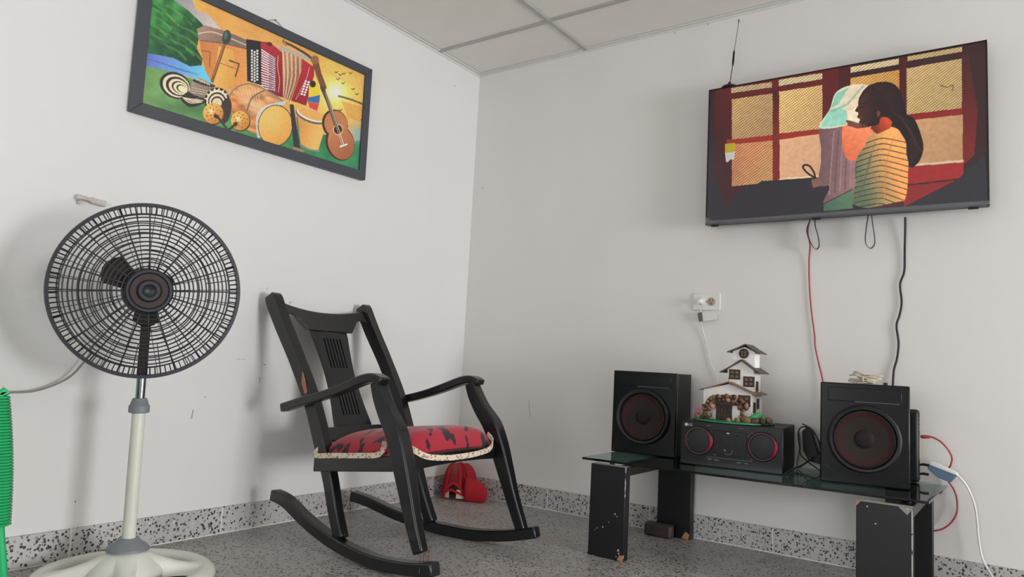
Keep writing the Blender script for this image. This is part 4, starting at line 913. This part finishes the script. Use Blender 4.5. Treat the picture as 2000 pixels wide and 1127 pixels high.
obj('chrome_tube', B().tube([pole(z2-.006), pole(z3+.08)], .0125, 24), 'chrome', fn, world=True, smooth=True)
Cc = onp(289, 568, Pb+dC*.115, dC)                              # centre of the grille, which faces the camera's corner of the room
fx = (CAM-Cc).normalized(); fx = (fx+lat*.06).normalized()
ex = Vector((0, 0, 1)).cross(fx).normalized(); ez = fx.cross(ex).normalized()
pt_ = pole(Cc.z); pt_ = pt_+lat*((Cc-pt_).dot(lat))*.6
obj('neck', B().plank([pole(z3-.012), pole(z3+.05), pole(Cc.z-.07), pt_+dC*.0], lat, [.014, .013, .013, .018], [.015, .014, .016, .03]), 'fanbrown', fn, world=True, bevel=.004)
mo = obj('motor', B().lathe([(.030, -.165), (.052, -.150), (.062, -.120), (.064, -.060), (.058, -.045), (.020, -.042)], 32, Cc, fx), 'fanbrown', fn, world=True, smooth=True)
RR = .2390
def cp(r, a, h): return Cc+ex*(r*math.cos(a))+ez*(r*math.sin(a))+fx*h
def dome(r): return .052*(1-(r/RR)**2.4)
obj('rim', B().lathe([(RR-.008, -.012), (RR, -.012), (RR+.002, .000), (RR, .010), (RR-.008, .010), (RR-.008, -.012)], 120, Cc, fx, cap=False), 'fanblk', fn, world=True, smooth=True)
def circ(r, h, wr, n, nn=5): return B().tube([cp(r, 2*PI*k/n, h) for k in range(n)], wr, nn, closed=True)
gf = B(); rr_ = [.066+.0112*k for k in range(13)]
for r_ in rr_: c_ = circ(r_, dome(r_), .0020, 72, 5); gf.add(c_.v, c_.f)
c_ = circ(.2085, dome(.2085), .0022, 96, 6); gf.add(c_.v, c_.f)
tag(obj('front_rings', gf, 'fanblk', fn, world=True, smooth='all'))
gs = B()
for k in range(20):
    a = 2*PI*(k+.25)/20; gs.tube([cp(r_, a, dome(r_)+.001) for r_ in (.055, .09, .13, .17, .2, RR-.006)], [.0026, .0024, .0022, .002, .0018, .0018], 5)
    a += PI/20; gs.tube([cp(r_, a, dome(r_)+.001) for r_ in (.145, .18, .2, RR-.006)], .0013, 5)
obj('front_spokes', gs, 'fanblk', fn, world=True, smooth='all')
go = B()
for k in range(108):
    a = 2*PI*k/108; go.tube([cp(.2085, a, dome(.2085)), cp(RR-.004, a, .004)], .0018, 4)
obj('edge_ribs', go, 'fanblk', fn, world=True)
def dome2(r): return -.012-.085*(1-(r/RR)**3)
gr = B()
for r_ in (.09, .115, .14, .165, .19, .215): c_ = circ(r_, dome2(r_), .0016, 72, 5); gr.add(c_.v, c_.f)
for k in range(30):
    a = 2*PI*(k+.5)/30; gr.tube([cp(r_, a, dome2(r_)) for r_ in (.062, .12, .18, .215, RR-.004)], .0010, 4)
obj('rear_grille', gr, 'fanbrown', fn, world=True, smooth='all')
hb_ = obj('hub_disc', B().lathe([(.060, .044), (.060, .052), (.056, .058), (.050, .058), (.046, .054), (.030, .055)], 48, Cc, fx), 'fanblk', fn, world=True, smooth=True)
obj('hub_ring', B().lathe([(.046, .0545), (.046, .0565), (.031, .0565), (.031, .0545)], 48, Cc, fx, cap=False), 'fanbrown', hb_, world=True, smooth=True)
obj('hub_cap', B().lathe([(.030, .054), (.030, .060), (.026, .066), (.018, .066), (.013, .060), (.004, .057)], 40, Cc, fx), 'fanblk', hb_, world=True, smooth=True)
for k in range(3):
    a = math.radians(152+120*k); P_ = []
    for i in range(6):
        t_ = i/5; r_ = .035+(.092 if k == 0 else .064 if k == 1 else .034)*t_; row = []
        for q in range(6):
            s_ = -1+q*.4; aa = a+s_*(.52-.18*t_); rq = r_-(.012*s_*s_ if i == 5 else 0)
            row.append(cp(rq, aa, .008+.018*s_))
        P_.append(row)
    obj('blade', B().grid(P_), 'fanbrown', fn, world=True, smooth='all', solid=.003)
cc = [Cc-dC*.15-ez*.03+lat*-.03]+[on(x, y, 0, q) for x, y, q in ((185, 672, .07), (176, 690, .05), (163, 708, .04), (140, 733, .035), (110, 750, .03), (70, 763, .03), (30, 766, .03), (-20, 765, .03), (-140, 740, .03))]
obj('power_cord', ctube(cc, .0032), 'greycable', fn, world=True, smooth=True)
# ================================================================== ROCKING CHAIR
CY = math.radians(1.97); OFF = -.976; S0 = .46
cf = Vector((math.cos(CY), math.sin(CY), 0)); cl = Vector((-math.sin(CY), math.cos(CY), 0))
rk = thing('rocking_chair', 'black wooden rocking chair with a red cushioned seat in the corner', 'rocking chair', cf*S0+cl*OFF, CY)
def L(s, t, z): return Vector((s-S0, t, z))
YAX = (0, 1, 0)
def bar(name, pts, hl, hn, m_='chair', par=None, bevel=.005, k=5):
    c = crom(pts, k); n = len(c)
    def ip(v):
        if not isinstance(v, (list, tuple)): return v
        x = np.linspace(0, len(v)-1, n); return [float(q) for q in np.interp(x, range(len(v)), v)]
    return obj(name, B().plank(c, YAX, ip(hl), ip(hn)), m_, par or rk, bevel=bevel)
def wt(s): return .205+(s-.09)*(.075/.81)
near = [(.092, .140), (.175, .128), (.292, .084), (.42, .049), (.545, .030), (.665, .025), (.80, .036), (.905, .055)]
far = [(.070, .084), (.165, .072), (.285, .046), (.42, .028), (.545, .021), (.665, .023), (.80, .043), (.905, .070)]
for sg, cur in ((-1, near), (1, far)):
    bar('rocker', [L(s, sg*wt(s), z) for s, z in cur], .021, [.0195]*8)
lgp = [(.603, .572), (.622, .530), (.655, .478), (.703, .420), (.735, .350), (.768, .262), (.800, .175), (.840, .086)]
for sg in (-1, 1):
    pts = [L(s, sg*(wt(s)-.002), z) for s, z in lgp]
    if sg > 0: pts[-1] = L(.846, sg*wt(.846), .062)
    bar('front_leg', pts, [.020, .020, .020, .024, .024, .021, .018, .016], [.021, .025, .027, .030, .030, .026, .022, .019])
    bar('rear_leg', [L(.352, sg*.217, .300), L(.385, sg*.218, .230), L(.425, sg*.222, .130), L(.467, sg*.229, .040 if sg > 0 else .055)], [.019, .019, .018, .018], [.023, .022, .021, .020])
    pp = bar('back_post', [L(.018, sg*.232, .858), L(.030, sg*.232, .838), L(.088, sg*.230, .750), L(.178, sg*.227, .625), L(.270, sg*.222, .480), L(.352, sg*.217, .300)], [.018, .020, .019, .018, .018, .018], [.020, .027, .026, .024, .025, .026], bevel=.012)
    if sg < 0: obj('bare_patch', B().prism([L(.232, -.2475, .585), L(.247, -.2475, .560), L(.262, -.2445, .515), L(.252, -.2445, .508), L(.232, -.2465, .545)], (0, .004, 0)), 'rawwood', pp)
    rear = .168 if sg < 0 else .215
    ar = [(rear, .456 if sg < 0 else .478), (.29, .492), (.38, .516), (.47, .546), (.555, .577), (.603, .585), (.640, .575)]
    bar('armrest', [L(s, sg*(.262 if sg < 0 else .256), z) for s, z in ar], [.017, .018, .019, .021, .024, .026, .024], [.015, .015, .0145, .015, .015, .014, .011])
# crest rail: curved in plan, scooped on top, ogee ends below
nC = 21; ctop = []; cbot = []
for i in range(nC):
    q = -1+2*i/(nC-1); back = -.022*(1-q*q)
    zt = .838-.026*(1-q*q)**1.0; zb_ = .738 if abs(q) < .52 else (.738+.045*min(1, (abs(q)-.52)/.16)+.012*math.sin(PI*min(1, max(0, (abs(q)-.68)/.32))))
    ctop.append((q*.222, zt, back)); cbot.append((q*.222, zb_, back))
def bk_s(z): return .024+(.852-z)*.64            # line of the back at height z
cb_ = B(); rows = []
for (t, zt, bk_), (_, zb_, _) in zip(ctop, cbot):
    rows.append([L(bk_s(zt)+bk_+.013, t, zt), L(bk_s(zb_)+bk_+.013, t, zb_), L(bk_s(zb_)+bk_-.013, t, zb_), L(bk_s(zt)+bk_-.013, t, zt), L(bk_s(zt)+bk_+.013, t, zt)])
cb_.grid(rows); cb_.add(rows[0][:4], [(0, 1, 2, 3)]); cb_.add(rows[-1][:4], [(3, 2, 1, 0)])
obj('crest_rail', cb_, 'chair', rk, bevel=.004, weld=True)
# back splat with pierced slots
def sp(t, z, o): return L(.074+(.742-z)*.50+o, t, z)
sb = B(); zs = [.742, .712, .700, .600, .588, .560, .530, .518, .432, .420, .372]
def hw(z): return .088-.018*math.sin(PI*min(1, max(0, (z-.40)/.32)))
def cell(t0, t1, z0, z1, t0b=None, t1b=None):
    t0b = t0 if t0b is None else t0b; t1b = t1 if t1b is None else t1b      # lower edge may be wider or narrower
    vs = [sp(t0b, z0, -.008), sp(t1b, z0, -.008), sp(t1b, z0, .008), sp(t0b, z0, .008), sp(t0, z1, -.008), sp(t1, z1, -.008), sp(t1, z1, .008), sp(t0, z1, .008)]
    sb.add(vs, [(0, 1, 2, 3), (7, 6, 5, 4), (0, 4, 5, 1), (1, 5, 6, 2), (2, 6, 7, 3), (3, 7, 4, 0)])
for z1, z0, slot in ((.742, .712, 0), (.712, .600, 1), (.600, .530, 0), (.530, .430, 1), (.430, .362, 0)):
    n = 4
    for i in range(n):
        za, zb_ = z1+(z0-z1)*i/n, z1+(z0-z1)*(i+1)/n; wa = hw(za); wl_ = hw(zb_)
        if not slot: cell(-wa, wa, zb_, za, -wl_, wl_)
        else:
            edges = [-wa]+[v for c_ in (-.040, -.024, -.008, .008, .024, .040) for v in (c_-.0028, c_+.0028)]+[wa]
            for a in range(0, len(edges), 2): cell(edges[a], edges[a+1], zb_, za, -wl_ if a == 0 else None, wl_ if a == len(edges)-2 else None)
obj('back_splat', sb, 'chair', rk)
obj('slot_backing', B().prism([sp(-.055, .716, -.0075), sp(.055, .716, -.0075), sp(.055, .425, -.0075), sp(-.055, .425, -.0075)], (.004, 0, .002)), 'chair', rk)
obj('lower_back_rail', B().plank([L(.296, -.205, .366), L(.276, -.10, .366), L(.270, 0, .366), L(.276, .10, .366), L(.296, .205, .366)], (-.5, 0, .86), .026, .011), 'chair', rk, bevel=.003)
# seat frame
def seat_z(s): return .302+(s-.345)*.118
for sg in (-1, 1):
    obj('side_apron', B().prism([L(.318, sg*.240, seat_z(.318)-.046), L(.715, sg*.262, seat_z(.715)-.042), L(.715, sg*.262, seat_z(.715)+.004), L(.318, sg*.240, seat_z(.318)+.002)], (0, -sg*.022, 0)), 'chair', rk, bevel=.003)
obj('front_apron', B().plank(crom([L(.725, -.235, seat_z(.72)-.022), L(.740, -.12, seat_z(.74)-.014), L(.742, 0, seat_z(.74)-.011), L(.740, .12, seat_z(.74)-.013), L(.725, .235, seat_z(.72)-.018)], 4), (.1, 0, 1), .021, .011), 'chair', rk, bevel=.003)
obj('rear_apron', B().box(L(.345, 0, seat_z(.345)-.022), (.022, .40, .044)), 'chair', rk, bevel=.003)
# cushion: domed top with a soft front roll
cu = B(); nu, nv = 22, 22; rows = []
def cush(a, q):
    s = .322+.446*a; hwid = .226+.030*min(1, a*1.15); front = max(0, (a-.80)/.20)
    edge = max(0, (abs(q)-.80)/.20)
    z = seat_z(s)+.022+.058*(1-q**4)*(1-(2*a-1)**6)+.006
    s2 = s; z -= .050*front**2+.022*edge**2
    if a < .06: z -= .010*(1-a/.06)
    return L(s2-.03*front*front-.02*front*q*q, q*hwid*(1-.03*front*front), z)
for i in range(nu): rows.append([cush(i/(nu-1), -1+2*j/(nv-1)) for j in range(nv)])
cu.grid(rows)
csh = obj('seat_cushion', cu, 'fabric', rk, smooth='all', solid=.006)
csh['label'] = 'red floral upholstered seat'
obj('seat_board', B().prism([L(.345, -.195, seat_z(.345)-.006), L(.725, -.235, seat_z(.725)-.006), L(.725, .235, seat_z(.725)-.006), L(.345, .195, seat_z(.345)-.006)], (0, 0, .012)), 'chair', rk)
def trim(pts, hw_=.0085): return obj('braid_trim', B().plank(crom(pts, 5), (0, 0, 1), hw_, .0016), 'braid', csh)
# sides of the seat
for sg in (-1, 1):
    trim([L(.345, sg*.226, seat_z(.345)+.042), L(.326, sg*.243, seat_z(.326)+.010), L(.42, sg*.250, seat_z(.42)+.008), L(.55, sg*.258, seat_z(.55)+.008), L(.640, sg*.263, seat_z(.64)+.012), L(.654, sg*.256, seat_z(.654)+.050)])
# front, sagging between the legs
trim([L(.700, -.232, seat_z(.70)+.045), L(.738, -.215, seat_z(.73)+.022), L(.757, -.17, seat_z(.75)-.002), L(.764, -.08, seat_z(.75)-.012), L(.766, 0, seat_z(.75)-.013), L(.764, .09, seat_z(.75)-.010), L(.757, .17, seat_z(.75)-.001), L(.738, .215, seat_z(.73)+.024), L(.700, .232, seat_z(.70)+.048)], .009)
# wire that once tied the broken near front leg to its rocker
for ds, dt, h in ((0, 0, .034), (.016, .004, .046), (-.006, -.008, .024)): obj('wire', B().tube([L(.848+ds, -wt(.85)+dt, .055), L(.851+ds, -wt(.85)+dt+.002, .064), L(.856+ds, -wt(.85)+dt, .060+h)], .0011, 6), 'wire', rk)
obj('wire_wrap', B().tube([L(.862+.001*math.cos(a), -wt(.86)+.0225*math.cos(a), .046+.0215*math.sin(a)) for a in [k*PI/8 for k in range(16)]], .0011, 6, closed=True), 'wire', rk)

# ================================================================== RED CAP on the floor
cap = thing('baseball_cap', 'red baseball cap with netting panels on the floor in the corner', 'cap', (.120, -.112, 0), math.radians(10))
# local X: side of the peak; UB: where the half-moon opening with its strap sits on the slumped crown
UB = math.radians(-82)
def crown(u, v):
    r = math.cos(v*PI/2)**.55
    return Vector((.086*r*math.cos(u)-.006*v, .082*r*math.sin(u), .004+.158*math.sin(v*PI/2)**.92))
def arch(u): d_ = abs(((u-UB+PI) % (2*PI))-PI); return max(0, 1-(d_/.80)**1.6)*.30
def panel(u0, u1, m_, nm, th=.0014, nuu=11):
    rows = []
    for i in range(nuu):
        u = u0+(u1-u0)*i/(nuu-1); lo = arch(u); rows.append([crown(u, lo+(1-lo)*.985*j/10) for j in range(11)])
    return obj(nm, B().grid(rows), m_, cap, smooth='all', solid=th)
def U(d): return math.radians(d)
panel(U(-28), U(40), 'cap', 'front_panel'); panel(U(40), U(110), 'cap', 'front_panel'); panel(U(110), U(182), 'netting', 'mesh_panel')
for a, b_ in ((-178, -112), (-112, -62), (-62, -28)): panel(U(a), U(b_), 'netting', 'mesh_panel')
for a in (-178, -112, -62, -28, 40, 110):
    obj('seam_tape', B().plank([crown(U(a), arch(U(a))+(1-arch(U(a)))*j/12)*1.015 for j in range(12)], (-math.sin(U(a)), math.cos(U(a)), 0), .0075, .0013), 'cap', cap, smooth='all')
obj('rim_band', B().plank([crown(UB+.62+(2*PI-1.24)*k/48, 0)*1.012+Vector((0, 0, .009)) for k in range(49)], (0, 0, 1), .012, .0014), 'cap', cap)
obj('opening_edge', B().plank([crown(UB-.80+1.6*k/24, arch(UB-.80+1.6*k/24))*1.015 for k in range(25)], (math.cos(UB), math.sin(UB), .2), .0016, .0065), 'cap', cap)
obj('strap', B().plank([crown(UB-.78+1.56*k/16, .10)*1.02+Vector((0, 0, .018-.050*abs(k/16-.42))) for k in range(17)], (0, 0, 1), .0055, .001), 'cap', cap)
obj('sweatband', B().plank([Vector((crown(UB-.95+1.9*k/24, 0).x*.95, crown(UB-.95+1.9*k/24, 0).y*.95, .026)) for k in list(range(0, 9))], (0, 0, 1), .016, .001), 'capin', cap)
obj('sweatband', B().plank([Vector((crown(UB-.95+1.9*k/24, 0).x*.95, crown(UB-.95+1.9*k/24, 0).y*.95, .032)) for k in list(range(14, 25))], (0, 0, 1), .020, .001), 'capin', cap)
obj('button', B().ball((-.006, 0, .164), (.007, .007, .004), 10, 6), 'cap', cap, smooth='all')
rows = []
for i in range(9):
    t_ = i/8; row = []
    for j in range(13):
        v = -1+2*j/12; zc = .058; half = .056*(1-.10*t_)
        # the slumped peak hangs on its edge, bellied towards the room
        row.append(Vector((.066+.108*t_*math.sqrt(max(0, 1-(v*.80)**2)), -.056-.020*math.cos(v*1.2)+.030*t_, max(.003, zc-.018*t_-half*v))))
    rows.append(row)
obj('peak', B().grid(rows), 'cap', cap, smooth='all', solid=.0035)

# ================================================================== GREEN WOVEN CHAIR at the edge of the picture
gx1, gy1 = .612, -2.220
gc = thing('woven_chair', 'low green armchair woven from plastic cord beside the fan', 'chair', (gx1-.21, gy1-.22, 0))
def wrap(x0, x1, y0, y1, z0, z1, axis):
    bq = B(); n = int((z1-z0)/.0062) if axis != 'z' else int((y1-y0)/.0062)
    r_ = .0034
    for k in range(n+1):
        if axis == 'x':    # panel in the y-z plane: loops run along y
            z = z0+k*.0062; bow = .005*math.sin(PI*k/n)-.013+(z1-z)*.115; pts = [(x0-.012, y0+.004, z), (x0-.012, y1-.006+bow, z), (x0, y1+.006+bow, z), (x0+.012, y1-.006+bow, z), (x0+.012, y0+.004, z), (x0, y0-.006, z)]
        elif axis == 'y':  # panel in the x-z plane
            z = z0+k*.0062; pts = [(x0, y0-.012, z), (x1, y0-.012, z), (x1+.010, y0, z), (x1, y0+.012, z), (x0, y0+.012, z), (x0-.010, y0, z)]
        else:
            y = y0+k*.0062; pts = [(x0, y, z0-.012), (x1, y, z0-.012), (x1+.010, y, z0), (x1, y, z0+.012), (x0, y, z0+.012), (x0-.010, y, z0)]
        bq.tube(pts, r_, 5, closed=True)
    return bq
gy0 = gy1-.44; gx0 = gx1-.42
for x in (gx0, gx1): tag(obj('woven_side', wrap(x, x, gy0, gy1, .268, .530, 'x'), 'greencord', gc, world=True, smooth='all'), kind='stuff')
tag(obj('woven_seat', wrap(gx0+.02, gx1-.02, gy0, gy1-.02, .30, .30, 'z'), 'greencord', gc, world=True, smooth='all'), kind='stuff')
tag(obj('woven_back', wrap(gx0+.02, gx1-.02, gy0-.02, gy0-.02, .30, .78, 'y'), 'greencord', gc, world=True, smooth='all'), kind='stuff')
for x in (gx0, gx1):
    obj('arm_tube', B().tube(crom([(x, gy0, .30), (x, gy0, .52), (x, gy0+.02, .536), (x, gy1-.045, .536), (x, gy1-.025, .52), (x, gy1-.006, .30)], 5), .0085, 10), 'greencord', gc, world=True, smooth=True)
    for y, dy in ((gy0, -.01), (gy1-.002, .052)): obj('leg', B().tube([(x, y, .30), (x, y+dy*.96, .012), (x, y+dy, 0)], .0095, 10), 'greencord', gc, world=True, smooth=True)
for x in (gx0+.012, gx1-.012): obj('back_post', B().tube([(x, gy0-.02, .28), (x, gy0-.02, .79)], .0085, 10), 'greencord', gc, world=True, smooth=True)
